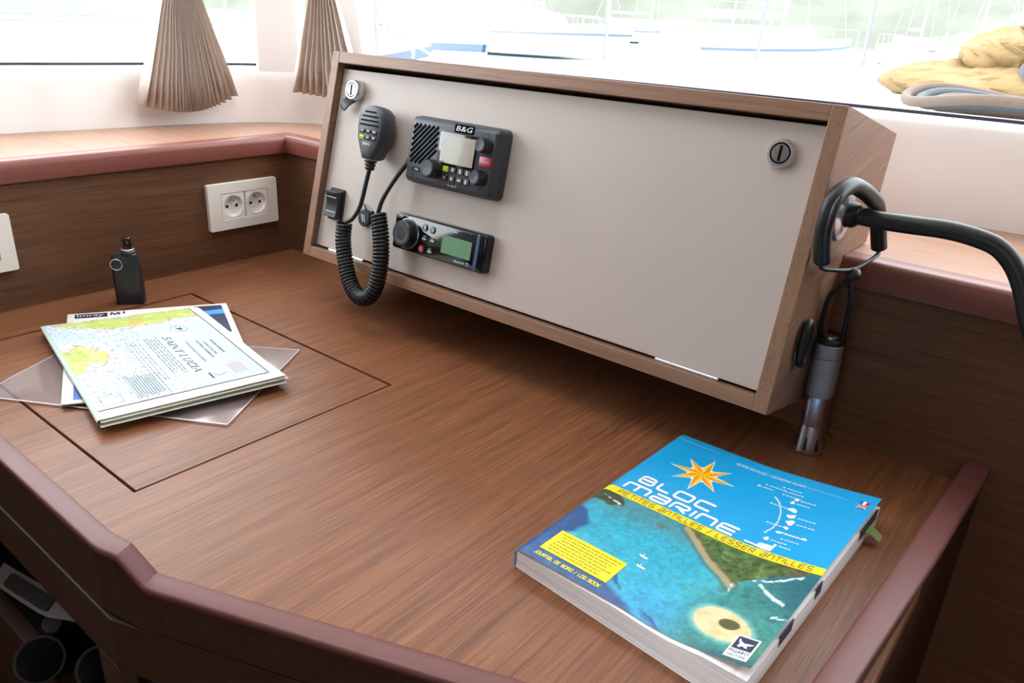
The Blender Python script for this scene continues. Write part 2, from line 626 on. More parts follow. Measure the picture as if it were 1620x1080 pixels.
def font_mesh(text, shear=0.0):
    key = (text, shear)
    if key in _TXT:
        return _TXT[key]
    cu = bpy.data.curves.new('lettering', 'FONT')
    cu.body = text
    cu.shear = shear
    cu.resolution_u = 2
    o = bpy.data.objects.new('lettering', cu)
    COL.objects.link(o)
    dg = bpy.context.evaluated_depsgraph_get()
    ev = o.evaluated_get(dg)
    me = ev.to_mesh()
    vs = [(v.co.x, v.co.y) for v in me.vertices]
    fs = [tuple(p.vertices) for p in me.polygons]
    ev.to_mesh_clear()
    bpy.data.objects.remove(o, do_unlink=True)
    bpy.data.curves.remove(cu)
    _TXT[key] = (vs, fs)
    return vs, fs


def print_text(mb, text, x0, y0, x1, ht, M, h=0.0, shear=0.0):
    vs, fs = font_mesh(text, shear)
    xs = [v[0] for v in vs]
    ys = [v[1] for v in vs]
    ax, bx, ay, by = min(xs), max(xs), min(ys), max(ys)
    mb.add([M(x0 + (x - ax) / (bx - ax) * (x1 - x0), y0 + (y - ay) / (by - ay) * ht, h) for x, y in vs], fs)


def rows_of_marks(mb, x0, x1, y0, y1, n, M, h, w, seed=1, fill=0.8):
    """rows of unreadably small print"""
    r = random.Random(seed)
    for k in range(n):
        y = y1 - (k + 0.5) * (y1 - y0) / n
        x = x0 + r.uniform(0, 0.12) * (x1 - x0)
        end = x1 - r.uniform(0, 0.15) * (x1 - x0)
        while x < end:
            l = r.uniform(0.02, 0.07) * (x1 - x0) + w
            stroke(mb, [(x, y), (min(x + l, end), y)], w, M, h)
            x += l + r.uniform(0.01, 0.025) * (x1 - x0)


# --- numpy picture helpers ----------------------------------------------
def vnoise(x, y, seed=0):
    xi, yi = np.floor(x).astype(int), np.floor(y).astype(int)
    fx, fy = x - xi, y - yi
    fx, fy = fx * fx * (3 - 2 * fx), fy * fy * (3 - 2 * fy)

    def hsh(a, b):
        n = (a * 374761393 + b * 668265263 + seed * 982451653) & 0x7fffffff
        n = ((n ^ (n >> 13)) * 1274126177) & 0x7fffffff
        return ((n ^ (n >> 16)) & 0xffff) / 65535.0
    return (hsh(xi, yi) * (1 - fx) + hsh(xi + 1, yi) * fx) * (1 - fy) + (hsh(xi, yi + 1) * (1 - fx) + hsh(xi + 1, yi + 1) * fx) * fy


def fbm(x, y, seed=0, oct=4):
    s, a, t = 0, 0.5, 0
    for k in range(oct):
        s = s + a * vnoise(x * 2 ** k, y * 2 ** k, seed + k)
        t += a
        a *= 0.55
    return s / t


def inpoly(x, y, poly):
    r = np.zeros(x.shape, bool)
    n = len(poly)
    for i in range(n):
        (x0, y0), (x1, y1) = poly[i], poly[(i + 1) % n]
        c = ((y0 > y) != (y1 > y))
        with np.errstate(divide='ignore', invalid='ignore'):
            xx = (x1 - x0) * (y - y0) / (y1 - y0 + 1e-12) + x0
        r ^= c & (x < xx)
    return r


def dseg(x, y, pts):
    d = np.full(x.shape, 9.0)
    for (x0, y0), (x1, y1) in zip(pts[:-1], pts[1:]):
        vx, vy = x1 - x0, y1 - y0
        t = np.clip(((x - x0) * vx + (y - y0) * vy) / (vx * vx + vy * vy + 1e-12), 0, 1)
        d = np.minimum(d, np.hypot(x - x0 - t * vx, y - y0 - t * vy))
    return d


def sst(a, b, x):
    t = np.clip((x - a) / (b - a), 0, 1)
    return t * t * (3 - 2 * t)


def mixc(c, col, m):
    return c * (1 - m[..., None]) + np.asarray(col, float) * m[..., None]


def printed_sheet(name, m, parent, fn, paint, nu, nv):
    mb = MB().grid(fn, nu, nv)
    o = mb.build(name, m, parent, recalc=False)
    j, i = np.meshgrid(np.arange(nv + 1), np.arange(nu + 1), indexing='ij')
    c = lin(np.clip(paint(i / nu, j / nv), 0, 255))
    a = o.data.color_attributes.new('print', 'FLOAT_COLOR', 'POINT')
    buf = np.ones((c.shape[0] * c.shape[1], 4), np.float32)
    buf[:, :3] = c.reshape(-1, 3)
    a.data.foreach_set('color', buf.ravel())
    o.data.shade_smooth()
    return o

# ================================================================== THE CABIN
ZL = 0.2225            # ledge top
ZW = 1.0               # window head
ZC = 1.22              # ceiling
ZF = -0.76             # cabin floor
WP = smooth_path([(-.300, -3.0, 0), (-.285, -1.6, 0), (-.268, -.80, 0), (-.251, -.395, 0), (-.238, -.298, 0), (-.225, -.192, 0), (-.212, -.070, 0), (-.180, .045, 0),
                  (-.142, .102, 0), (-.084, .150, 0), (.050, .200, 0), (.300, .245, 0), (.650, .275, 0), (1.0, .288, 0), (1.3, .302, 0), (2.2, .325, 0), (3.2, .340, 0)], 4)


def wp_normals():
    out = []
    for i in range(len(WP)):
        t = (WP[min(i + 1, len(WP) - 1)] - WP[max(i - 1, 0)]).normalized()
        out.append(Vector((-t.y, t.x, 0)))
    return out


WN = wp_normals()


def sill_z(p):
    t = min(1, max(0, (p.x + 0.16) / 0.25))
    return 0.331 + 0.025 * t * t * (3 - 2 * t)


def wpt(i, off, z):
    q = WP[i] + WN[i] * off
    return Vector((q.x, q.y, z))


def nearest(x, y):
    return min(range(len(WP)), key=lambda i: (WP[i].x - x) ** 2 + (WP[i].y - y) ** 2)


NW = len(WP)
# lower white moulding with a rounded sill, following the curved cabin front
prof = [(-0.0, 'L', -0.004), (0.0, 'L', 0.0), (0.001, 'S', -0.030), (0.003, 'S', -0.012), (0.008, 'S', -0.004), (0.014, 'S', -0.001), (0.060, 'S', 0.0), (0.064, 'S', -0.03), (0.064, 'L', -0.004)]
mb = MB()
rings = []
for i in range(NW):
    rings.append([wpt(i, o, (ZL if k == 'L' else sill_z(WP[i])) + dz) for o, k, dz in prof])
mb.loft(rings, True, True)
tag(mb.build('wall_front', M_WHITE, smooth=50), 'white moulded cabin side with a rounded sill running below the windows', 'wall', kind='structure')
# band over the windows
mb = MB()
rings = [[wpt(i, 0.0, ZW), wpt(i, 0.06, ZW), wpt(i, 0.06, ZC + 0.05), wpt(i, 0.0, ZC + 0.05)] for i in range(NW)]
mb.loft(rings, True, True)
tag(mb.build('wall_header', M_WHITE, smooth=50), 'white cabin wall band above the windows', 'wall', kind='structure')


def post(name, i0, i1, lean, label, w0=0.0):
    mb = MB()
    rings = []
    for z, k in ((0.30, 0.0), (0.36, 0.0), (ZW + 0.01, 1.0)):
        row = []
        for i in range(i0, i1 + 1):
            q = wpt(i, 0.004, 0)
            row.append(Vector((q.x - lean[0] * k, q.y - lean[1] * k, z)))
        for i in range(i1, i0 - 1, -1):
            q = wpt(i, 0.055, 0)
            row.append(Vector((q.x - lean[0] * k, q.y - lean[1] * k, z)))
        rings.append(row)
    mb.loft(rings, True, True)
    return tag(mb.build(name, M_WHITE, smooth=60, bevel=0.004), label, 'window post', kind='structure')


iA0 = nearest(-.166, .068)
iA1 = nearest(-.120, .122)
iB0 = nearest(-.045, .166)
iB1 = nearest(-.006, .180)
post('trim_1', iA0, iA1, (0, 0), 'wide white post between the left window and the corner window')
post('trim_2', iB0, iB1, (0.10, 0.04), 'slanted white post between the corner window and the long front window')


def window(name, i0, i1, label):
    g = MB()
    rings = [[wpt(i, 0.030, sill_z(WP[i]) - 0.01), wpt(i, 0.030, ZW + 0.02), wpt(i, 0.036, ZW + 0.02), wpt(i, 0.036, sill_z(WP[i]) - 0.01)] for i in range(i0, i1 + 1)]
    g.loft(rings, True, True)
    o = tag(g.build(name, M_GLASS, smooth=50), label, 'window', kind='structure')
    s = MB()
    rings = [[wpt(i, 0.022, sill_z(WP[i]) - 0.003), wpt(i, 0.022, sill_z(WP[i]) + 0.0035), wpt(i, 0.042, sill_z(WP[i]) + 0.0035), wpt(i, 0.042, sill_z(WP[i]) - 0.003)] for i in range(i0, i1 + 1)]
    s.loft(rings, True, True)
    s.build('window_seal', M_SEAL, o)
    return o


iL0 = nearest(-.272, -1.05)
mb = MB()
mb.loft([[wpt(i, 0.0, ZL - .03), wpt(i, 0.06, ZL - .03), wpt(i, 0.06, ZW + .01), wpt(i, 0.0, ZW + .01)] for i in range(0, iL0 + 1)], True, True)
tag(mb.build('wall_side', M_WHITE, smooth=50), 'white cabin side wall aft of the left window', 'wall', kind='structure')
window('window_1', iL0, iA0, 'long left cabin window with a dark seal above the white sill')
window('window_2', iA1, iB0, 'narrow corner window mostly hidden by the right curtain')
window('window_3', iB1, NW - 1, 'long front window behind the instrument console')

# the rest of the saloon: ceiling, floor, aft and starboard sides with their windows
mb = MB()
HQ = (.15, .75, -.62, -.14)      # unseen roof hatch, added for light from above
holed(mb, [(-.40, -3.1), (3.3, -3.1), (3.3, .46), (-.40, .46)], [[(HQ[0], HQ[2]), (HQ[0], HQ[3]), (HQ[1], HQ[3]), (HQ[1], HQ[2])]], ZC, ZC + .06, WID)
tag(mb.build('ceiling', M_CEIL), 'off-white cabin ceiling with an added roof hatch above the table', 'ceiling', kind='structure')
tag(MB().box(HQ[0] - .03, HQ[1] + .03, HQ[2] - .03, HQ[3] + .03, ZC + .062, ZC + .07).build('added_hatch', M_GLASS), 'unseen glazed roof hatch added for light from above', 'window', kind='structure')
portal('added_hatch_daylight', ((HQ[0] + HQ[1]) / 2, (HQ[2] + HQ[3]) / 2, ZC + .03), (0, 0, 0), HQ[1] - HQ[0], HQ[3] - HQ[2])
tag(MB().box(-.40, 3.3, -3.1, .46, ZF - .05, ZF).build('floor', M_FLOOR), 'brown wooden cabin floor below the chart table', 'floor', kind='structure')
mb = MB()
AQ = (1.15, 1.80, .40, .92)            # aft window
holed(mb, [(-.36, ZF), (3.26, ZF), (3.26, ZC), (-.36, ZC)], [[(AQ[0], AQ[2]), (AQ[0], AQ[3]), (AQ[1], AQ[3]), (AQ[1], AQ[2])]], -3.06, -3.0, lambda a, b, c: Vector((a, c, b)))
tag(mb.build('wall_aft', M_WALLA), 'brown veneer cabin bulkhead with a window behind the viewer', 'wall', kind='structure')
tag(MB().box(AQ[0] - .02, AQ[1] + .02, -3.072, -3.064, AQ[2] - .02, AQ[3] + .02).build('window_5', M_GLASS), 'aft cabin window behind the viewer', 'window', kind='structure')
portal('window_daylight_aft', ((AQ[0] + AQ[1]) / 2, -3.03, (AQ[2] + AQ[3]) / 2), (math.radians(90), 0, 0), AQ[1] - AQ[0], AQ[3] - AQ[2])
tag(MB().box(3.2, 3.26, -3.0, .42, ZF, ZC).build('wall_right', M_WALLR), 'brown veneer cabin wall on the far right', 'wall', kind='structure')
tag(MB().box(-.36, -.302, -3.0, -.75, ZF, .19).build('wall_outer', M_WHITE), 'white cabin side under the left windows', 'wall', kind='structure')
portal('window_daylight_left', (-.25, -.50, .665), (0, math.radians(-90), 0), .66, 1.15)
portal('window_daylight_front', (1.5, .335, .68), (math.radians(-90), 0, 0), 3.2, .64)

# wooden wall panels round the table
tag(MB().box(-.03, 0, -1.4, .03, ZF, .190).build('wall_left', M_WALLL), 'brown veneer wall panel left of the table with the sockets', 'wall', kind='structure')
tag(MB().box(0, 3.2, 0, .03, ZF, .190).build('wall_back', M_WALLB), 'brown veneer wall panel behind the table and console', 'wall', kind='structure')

# ledge on top of the panels: veneer top and a rounded mahogany nosing
mb = MB()
outer = [(-.0, -1.4), (-.0, 0.0), (3.2, 0.0)]
rear = [(WP[i].x - WN[i].x * -.02, WP[i].y - WN[i].y * -.02) for i in range(NW) if WP[i].y > -1.45]
poly = outer + [(3.2, .36)] + list(reversed(rear)) + [(-.305, -1.4)]
tris = tessellate_polygon([[Vector((x, y, 0)) for x, y in poly]])
n = len(poly)
mb.add([Vector((x, y, ZL - .001)) for x, y in poly] + [Vector((x, y, ZL - .02)) for x, y in poly],
       [tuple(t) for t in tris] + [tuple(n + k for k in reversed(t)) for t in tris] + [(i, (i + 1) % n, n + (i + 1) % n, n + i) for i in range(n)])
tag(mb.build('trim_3', M_LEDGE_T), 'L-shaped veneered ledge running below the windows', 'ledge', kind='structure')


def nose_ring(px, py, dx, dy):
    # cross-section in the direction (dx, dy) = towards the room
    out = []
    for d, z in ((-.022, .1885), (.004, .1885), (.0075, .191), (.0085, .196), (.0085, .2135), (.0072, .2185), (.0035, .2218), (-.001, ZL + .0003), (-.022, ZL + .0003)):
        out.append(Vector((px + dx * d, py + dy * d, z)))
    return out


mb = MB()
mb.loft([nose_ring(0, -1.4, 1, 0), nose_ring(0, -.012, 1, 0), nose_ring(.0, 0.0, 1, -1), nose_ring(.012, 0, 0, -1), nose_ring(3.2, 0, 0, -1)], True, True)
tag(mb.build('trim_4', M_NOSING, smooth=40), 'rounded reddish mahogany nosing along the edge of the ledge', 'trim', kind='structure')

# ================================================================== CHART TABLE
table = thing('chart_table', 'brown wooden chart table with raised mahogany edges and an inset lid', 'table', (.6, -.35, 0))
HX0, HX1, HY0, HY1 = .1085, .588, -.615, -.280
outer = [(0.0, -.0), (0.0, -.69), (.685, -.69), (.725, -.675), (1.20, -.489), (1.222, -.46), (1.222, 0.0)]
g = .0034
hole = [(HX0 - g, HY0 - g), (HX1 + g, HY0 - g), (HX1 + g, HY1 + g), (HX0 - g, HY1 + g)]
tris = tessellate_polygon([[Vector((x, y, 0)) for x, y in outer], [Vector((x, y, 0)) for x, y in hole]])
pts = outer + hole
n, no = len(pts), len(outer)
mb = MB()
fs = [tuple(t) for t in tris] + [tuple(n + k for k in reversed(t)) for t in tris]
fs += [(i, (i + 1) % no, n + (i + 1) % no, n + i) for i in range(no)]
fs += [(no + i, no + (i + 1) % 4, n + no + (i + 1) % 4, n + no + i) for i in range(4)]
mb.add([Vector((x, y, 0)) for x, y in pts] + [Vector((x, y, -.018)) for x, y in pts], fs)
mb.build('tabletop', M_TABLE, table)
MB().box(HX0, HX1, HY0, HY1, -.016, -.0004).build('lid', M_LID, table, bevel=.0006, segs=1)
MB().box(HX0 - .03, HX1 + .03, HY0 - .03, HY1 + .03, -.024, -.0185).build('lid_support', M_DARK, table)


def rail_ring(pi, po, zt, zb, r=.0034):
    pi, po = Vector((pi[0], pi[1], 0)), Vector((po[0], po[1], 0))
    d = (po - pi).normalized()
    w = (po - pi).length
    out = []
    for k, z in ((0, zb), (0, zt - .0022), (.0008, zt - .0008), (.0025, zt), (w - r, zt), (w - r * .62, zt - r * .10), (w - r * .28, zt - r * .34), (w - r * .07, zt - r * .68), (w, zt - r), (w, zb + .001), (w - .002, zb)):
        q = pi + d * k
        out.append(Vector((q.x, q.y, z)))
    return out


mb = MB()
st = [((0.0, -.675), (0.0, -.6955), .027, .0210), ((.672, -.675), (.677, -.6955), .027, .0210), ((.681, -.6735), (.688, -.6945), .027, .0210), ((.699, -.6700), (.707, -.6890), .0262, .0202),
      ((.7225, -.6630), (.7325, -.6820), .0044, -.0016), ((.730, -.6600), (.740, -.6795), .0035, -.0025),
      ((1.185, -.4830), (1.195, -.5035), .0035, -.0025)]
mb.loft([rail_ring(a, b, zt, zb) for a, b, zt, zb in st], True, True)
mb.build('front_rail', M_RAIL, table, smooth=28)
mb = MB()
st = [((1.185, -.483), (1.208, -.494), .030, .024), ((1.1905, -.44), (1.2145, -.44), .030, .024), ((1.201, -.22), (1.2265, -.22), .030, .024), ((1.2085, -.04), (1.2335, -.04), .030, .024), ((1.2095, -.001), (1.2335, -.001), .030, .024)]
mb.loft([rail_ring(a, b, zt, zb) for a, b, zt, zb in st], True, True)
mb.build('side_rail', M_RAIL, table, smooth=40)


def wall_strip(path, t, z0, z1, name, m, parent, bevel=.0015):
    """upright board along a plan polyline, t thick towards the inside"""
    mb = MB()
    rings = []
    for i, p in enumerate(path):
        p = Vector((p[0], p[1], 0))
        a = Vector((*path[max(i - 1, 0)], 0))
        b = Vector((*path[min(i + 1, len(path) - 1)], 0))
        d = (b - a).normalized()
        nrm = Vector((-d.y, d.x, 0))
        q = p + nrm * t
        rings.append([Vector((p.x, p.y, z0)), Vector((p.x, p.y, z1)), Vector((q.x, q.y, z1)), Vector((q.x, q.y, z0))])
    mb.loft(rings, True, True)
    return mb.build(name, m, parent, bevel=bevel)


FD = Vector((.934, .357, 0))
K0 = Vector((.690, -.692, 0))


def fr(s, off=0.0):
    q = K0 + FD * s + Vector((.357, -.934, 0)) * off
    return (q.x, q.y)


mb = MB()
rings = []
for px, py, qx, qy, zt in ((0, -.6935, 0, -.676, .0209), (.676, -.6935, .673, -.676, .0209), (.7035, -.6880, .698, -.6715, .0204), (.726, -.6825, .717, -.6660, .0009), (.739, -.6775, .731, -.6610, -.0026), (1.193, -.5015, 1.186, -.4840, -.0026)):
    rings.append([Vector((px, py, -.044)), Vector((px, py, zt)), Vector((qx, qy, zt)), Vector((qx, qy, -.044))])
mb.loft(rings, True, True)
mb.build('apron', M_APRON_SHADED, table)
wall_strip([(0, -.6955), (.6895, -.6955), fr(.54, .0035)], .016, -.104, -.0465, 'lower_band', M_APRON_SHADED, table, .0014)
wall_strip([(0, -.6955), (.24, -.6955)], .016, -.40, -.1045, 'shelf_post', M_APRON_SHADED, table)
wall_strip([(.648, -.6955), (.6895, -.6955), fr(.018, .0035)], .016, -.75, -.1045, 'corner_post', M_APRON_SHADED, table)
wall_strip([(.24, -.6955), (.648, -.6955)], .02, -.75, -.252, 'shelf_front', M_APRON_SHADED, table)
wall_strip([fr(.018, -.006), fr(.54, -.006)], .012, -.75, -.1045, 'front_panel', M_DARK, table)  # near-black board painted as the shaded opening
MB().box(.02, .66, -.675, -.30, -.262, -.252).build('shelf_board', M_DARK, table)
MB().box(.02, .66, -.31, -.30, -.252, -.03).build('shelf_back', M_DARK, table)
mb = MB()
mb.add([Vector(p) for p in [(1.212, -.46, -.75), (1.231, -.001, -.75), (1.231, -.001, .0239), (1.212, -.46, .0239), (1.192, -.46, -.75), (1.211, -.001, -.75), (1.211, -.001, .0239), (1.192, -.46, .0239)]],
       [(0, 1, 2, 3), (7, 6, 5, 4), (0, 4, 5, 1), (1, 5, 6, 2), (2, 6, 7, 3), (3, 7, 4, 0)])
mb.build('end_panel', M_APRON_SHADED, table)

# ================================================================== INSTRUMENT CONSOLE
A11 = math.radians(11.5)
FB = Vector((0, -.16362, .081))
UU = Vector((0, math.sin(A11), math.cos(A11)))
NN = Vector((0, -math.cos(A11), math.sin(A11)))
XL, XB, BH, BD = .2689, 1.0376, .314, .206
FT = .0158


def F(x, v, o=0.0):
    return Vector((x, 0, 0)) + FB + UU * v + NN * o


console = thing('instrument_console', 'sloping wooden instrument console with a beige front panel above the table', 'console', (.653, -.06, .10))


def side_poly(v0, v1, f):
    """outline of the console's end in the y-z plane, cut to fit wall and ledge"""
    p0, p1 = F(0, v0, -f), F(0, v1, -f)
    p2 = F(0, v1, -BD)
    d = (p2.z - (ZL + .0008)) / UU.z
    p3 = p2 - UU * d
    zb = F(0, v0).z - (-.0005 - F(0, v0).y) * math.tan(A11)
    return [(p0.y, p0.z), (p1.y, p1.z), (p2.y, p2.z), (p3.y, p3.z), (-.0092, ZL + .0008), (-.0092, .1878), (-.0006, .1878), (-.0006, zb)]


def YZ(y, z, x):
    return Vector((x, y, z))


MB().prism(side_poly(0, BH, .0032), XB - FT, XB, YZ).build('end_board', M_BOXSIDE, console)
def skew(v):
    return -.0105 + .0175 * v / BH


def YZS(y, z, x):
    return Vector((x + skew((Vector((0, y, z)) - FB).dot(UU)), y, z))


def FS(x, v, o=0.0):
    """panel coordinates with the slight lean of the console's left end"""
    return F(x + (skew(v) if x < .5 else 0), v, o)


MB().prism(side_poly(0, BH, .0032), XL, XL + FT, YZS).build('end_board', M_BOXSIDE, console)
MB().box(XL + FT, XB - FT, BH - FT, BH, -BD, -.0032, FS).build('top_board', M_BOXX, console)
zb = side_poly(0, BH, 0)[-1]
MB().prism([(F(0, 0, -.0032).y, F(0, 0, -.0032).z), (F(0, FT, -.0032).y, F(0, FT, -.0032).z), (-.0006, F(0, FT).z - .160 * math.tan(A11)), (-.0006, zb[1])], XL + FT - .0105, XB - FT, YZ).build('bottom_board', M_BOXX, console)
MB().box(XL + FT, XB - FT, .17, BH - FT, -BD, -BD + .006, FS).build('back_board', M_BOXX, console)
for a0, a1 in ((XL, XL + FT), (XB - FT, XB)):
    MB().box(a0, a1, 0, BH, -.0031, 0, FS).build('edge_strip', M_EDGEZ, console, bevel=.0008)
for b0, b1 in ((0, FT), (BH - FT, BH)):
    MB().box(XL + FT, XB - FT, b0, b1, -.0031, -.0002, FS).build('edge_strip', M_EDGEX, console, bevel=.0006)
PO = -.012            # panel face offset
MB().prism([(.2752, FT + .003), (XB - FT - .0025, FT + .003), (XB - FT - .0025, .2945), (.2915, .2915)], PO - .012, PO, F).build('front_panel', M_PANEL, console, bevel=.0008)
# hinges
for h0, h1 in ((.312, .392), (.898, .975)):
    y, z = FT + .0015, PO + .003
    hg = MB().tube([F(h0, y, z), F(h0 + .25 * (h1 - h0), y, z)], .0030, 10).build('hinge', M_CHROME, console, smooth=40)
    MB().tube([F(h0 + .25 * (h1 - h0) + .0006, y, z), F(h0 + .75 * (h1 - h0), y, z)], .0030, 10).build('hinge_knuckle', M_CHROME, hg, smooth=40)
    MB().tube([F(h0 + .75 * (h1 - h0) + .0006, y, z), F(h1, y, z)], .0030, 10).build('hinge_knuckle', M_CHROME, hg, smooth=40)
    MB().tube([F(h0 - .001, y, z), F(h1 + .001, y, z)], .0016, 8).build('hinge_pin', M_STEEL, hg)


def latch(x, v, tall, tab):
    l = MB().lathe(F(x, v, PO), NN, [(.0145, 0), (.0152, .0015), (.0150, tall * .5), (.0140, tall - .001), (.0132, tall), (.0108, tall + .0002), (.0104, tall - .0012), (.0, tall - .0012)], 32)
    lo = l.build('latch', M_CHROME, console, smooth=35)
    MB().lathe(F(x, v, PO + tall - .0012), NN, [(.0106, 0), (.0106, .0009), (.0090, .0009)], 32).build('latch_groove', M_SLOT, lo, smooth=35)
    MB().lathe(F(x, v, PO + tall - .0011), NN, [(.0092, 0), (.0090, .0012), (.0, .0014)], 24).build('latch_plug', M_STEEL, lo, smooth=35)
    MB().box(x - .0012, x + .0012, v - .0078, v + .0078, PO + tall - .0005, PO + tall + .0009, F).build('latch_slot', M_SLOT, lo)
    if tab:
        m = MB()
        rings = []
        for t in range(9):
            k = t / 8
            cx, cv, co = x - .004 - .014 * k, v - .010 - .020 * k, PO + .004 + .008 * math.sin(k * 2.2)
            w = .0085 * (1 - .35 * k) * (1 if t < 8 else .6)
            d = Vector((.82, -.57))
            rings.append([F(cx + d.x * w, cv + d.y * w, co), F(cx + d.x * w, cv + d.y * w, co + .003), F(cx - d.x * w, cv - d.y * w, co + .003), F(cx - d.x * w, cv - d.y * w, co)])
        m.loft(rings, True, True)
        m.build('latch_tab', M_BLACKP, lo, smooth=50)


latch(.3310, .2620, .015, True)
latch(.9815, .2625, .006, False)
# black oval grip ring and chrome cable gland on the right end
m = MB()
cy, cz = -.101, .146
ringp = []
for k in range(25):
    t = 2 * math.pi * k / 24
    ringp.append((XB + .006, cy + .010 * math.cos(t), cz + .024 * math.sin(t)))
m.tube(ringp, .0045, 8, False)
m.build('grip_ring', M_RUBBER, console, smooth=60)
MB().lathe((XB, cy, cz), (1, 0, 0), [(.0085, 0), (.0085, .003), (.006, .004)], 20).build('grip_plate', M_BLACKP, console)
GY, GZ = -.055, .279
gl = MB().lathe((XB, GY, GZ), (1, 0, 0), [(.030, 0), (.030, .002), (.028, .005), (.021, .0075), (.016, .0085), (.014, .0085), (.0135, .003)], 36).build('cable_gland', M_CHROME, console, smooth=35)
MB().lathe((XB + .003, GY, GZ), (1, 0, 0), [(.0138, 0), (.0132, .012), (.0105, .016), (.009, .017)], 24).build('rubber_bush', M_RUBBER, gl, smooth=40)


# ================================================================== VHF RADIO
vhf = thing('vhf_radio', 'charcoal fixed marine radio with grey screen, three knobs and a red key', 'radio', F(.553, .196, PO))
FO = .0130
body = MB()
rloft(body, .4700, .6345, .1505, .2420, .009, [(PO + .0002, 0), (PO + .010, 0), (PO + .0115, .0015), (.006, .0018), (FO - .002, .0060), (FO, .0085)], F, 5)
body.build('housing', M_GREYP, vhf, smooth=40)
# corner covers
for cx, cv, sx, sv in ((.4795, .2330, 1, 1), (.6250, .2330, -1, 1), (.4795, .1595, 1, -1), (.6250, .1595, -1, -1)):
    m = MB()
    stroke(m, [(cx + sx * .0135, cv + .0000 * sv), (cx + sx * .002, cv - sv * .0115)] if sx > 0 else [(cx - .0135, cv), (cx - .002, cv - sv * .0115)], .0005, F, FO + .00015)
    m.build('seam', M_SLOT, vhf, recalc=False)
# diagonal speaker grille
for k in range(12):
    c = -.345 + k * .0080            # v - x
    x0, x1, v0, v1 = .4815, .5290, .1785, .2305
    a = max(x0, v0 - c)
    b = min(x1, v1 - c)
    lo = (a, a + c)
    hi = (b, b + c)
    if b - a < .006:
        continue
    if hi[1] < .196 and lo[0] > .512:
        continue
    ln = .0014
    MB().add([F(lo[0] - ln, lo[1] + ln, FO - .0004), F(lo[0] + ln, lo[1] - ln, FO - .0004), F(hi[0] + ln, hi[1] - ln, FO - .0004), F(hi[0] - ln, hi[1] + ln, FO - .0004),
              F(lo[0] - ln, lo[1] + ln, FO + .0003), F(lo[0] + ln, lo[1] - ln, FO + .0003), F(hi[0] + ln, hi[1] - ln, FO + .0003), F(hi[0] - ln, hi[1] + ln, FO + .0003)],
             [(3, 2, 1, 0), (4, 5, 6, 7), (0, 1, 5, 4), (1, 2, 6, 5), (2, 3, 7, 6), (3, 0, 4, 7)]).build('grille_slot', M_SLOT, vhf)
bz = rloft(MB(), .5330, .6020, .1815, .2265, .003, [(FO - .001, 0), (FO + .0012, 0), (FO + .0016, .0006)], F).build('screen_bezel', M_GLOSSB, vhf, smooth=40)
rloft(MB(), .5385, .5975, .1862, .2222, .0015, [(FO + .0010, 0), (FO + .0021, 0)], F).build('screen', M_LCD1, bz)


def knob(parent, x, v, o0, r, h, m=M_BLACKP, cap=M_GREYP):
    k = MB().lathe(F(x, v, o0), NN, [(r * 1.06, 0), (r * 1.06, h * .12), (r, h * .16), (r * .96, h * .9), (r * .88, h), (r * .7, h)], 32).build('knob', m, parent, smooth=35)
    MB().lathe(F(x, v, o0 + h - .0004), NN, [(r * .78, 0), (r * .76, .0009), (r * .3, .0005), (0, .0004)], 28).build('knob_cap', cap, k, smooth=35)
    for a in range(16):
        t = a * math.pi / 8
        c = Vector((math.cos(t), math.sin(t)))
        MB().tube([F(x + c.x * r, v + c.y * r, o0 + h * .2), F(x + c.x * r * .97, v + c.y * r * .97, o0 + h * .88)], .0006, 4).build('grip_rib', m, k)
    return k


knob(vhf, .5335, .1755, FO, .0118, .018)
knob(vhf, .6165, .2170, FO, .0092, .016)
knob(vhf, .6155, .1765, FO, .0095, .016)
for r_, v in enumerate((.1790, .1675)):
    for c_ in range(4):
        x = .5515 + .0133 * c_
        if c_ == 3:
            x -= .001
        kk = rloft(MB(), x - .0052, x + .0052, v - .0040, v + .0040, .0012, [(FO - .0005, 0), (FO + .0012, 0), (FO + .0018, .0006)], F, 3)
        ko = kk.build('key', M_LIME if (r_ == 0 and c_ == 0) else M_BLACKP, vhf, smooth=40)
        m = MB()
        if r_ == 0 and c_ == 0:
            stroke(m, [(x - .001, v), (x, v - .001), (x + .0018, v + .0012)], .0004, F, FO + .0020)
        elif r_ == 1 and c_ == 0:
            stroke(m, [(x - .0015, v - .0018), (x + .0015, v + .0018)], .0007, F, FO + .0020)
            stroke(m, [(x - .0015, v + .0018), (x + .0015, v - .0018)], .0007, F, FO + .0020)
        elif r_ == 1 and c_ == 2:
            stroke(m, [(x - .0026, v), (x + .0026, v)], .0018, F, FO + .0020)
        elif c_ == 1:
            stroke(m, [(x, v - .0024), (x, v + .0024)], .0012, F, FO + .0020)
            stroke(m, [(x - .0020, v + .0004), (x + .0020, v + .0004)], .0009, F, FO + .0021)
        else:
            stroke(m, [(x - .0012, v - .0022), (x + .0012, v - .0022)], .0014, F, FO + .0020)
            stroke(m, [(x, v - .002), (x, v + .0024)], .0018, F, FO + .0021)
        m.build('key_symbol', M_WPRINT, ko, recalc=False)
m = MB()
stroke(m, [(.5590, .1605), (.5590, .1580), (.5640, .1580)], .0005, F, FO + .0002)
stroke(m, [(.5690, .1580), (.5735, .1580), (.5735, .1605)], .0005, F, FO + .0002)
stroke(m, [(.5645, .1580), (.5685, .1580)], .0010, F, FO + .0002)
m.build('bracket_print', M_WPRINT, vhf, recalc=False)
dk = rloft(MB(), .6075, .6275, .1910, .2035, .0015, [(FO - .0008, 0), (FO + .0014, 0), (FO + .0020, .0008)], F).build('distress_key', M_RED, vhf, smooth=40)
m = MB()
print_text(m, 'DISTRESS', .6090, .1958, .6250, .0028, F, FO + .0022)
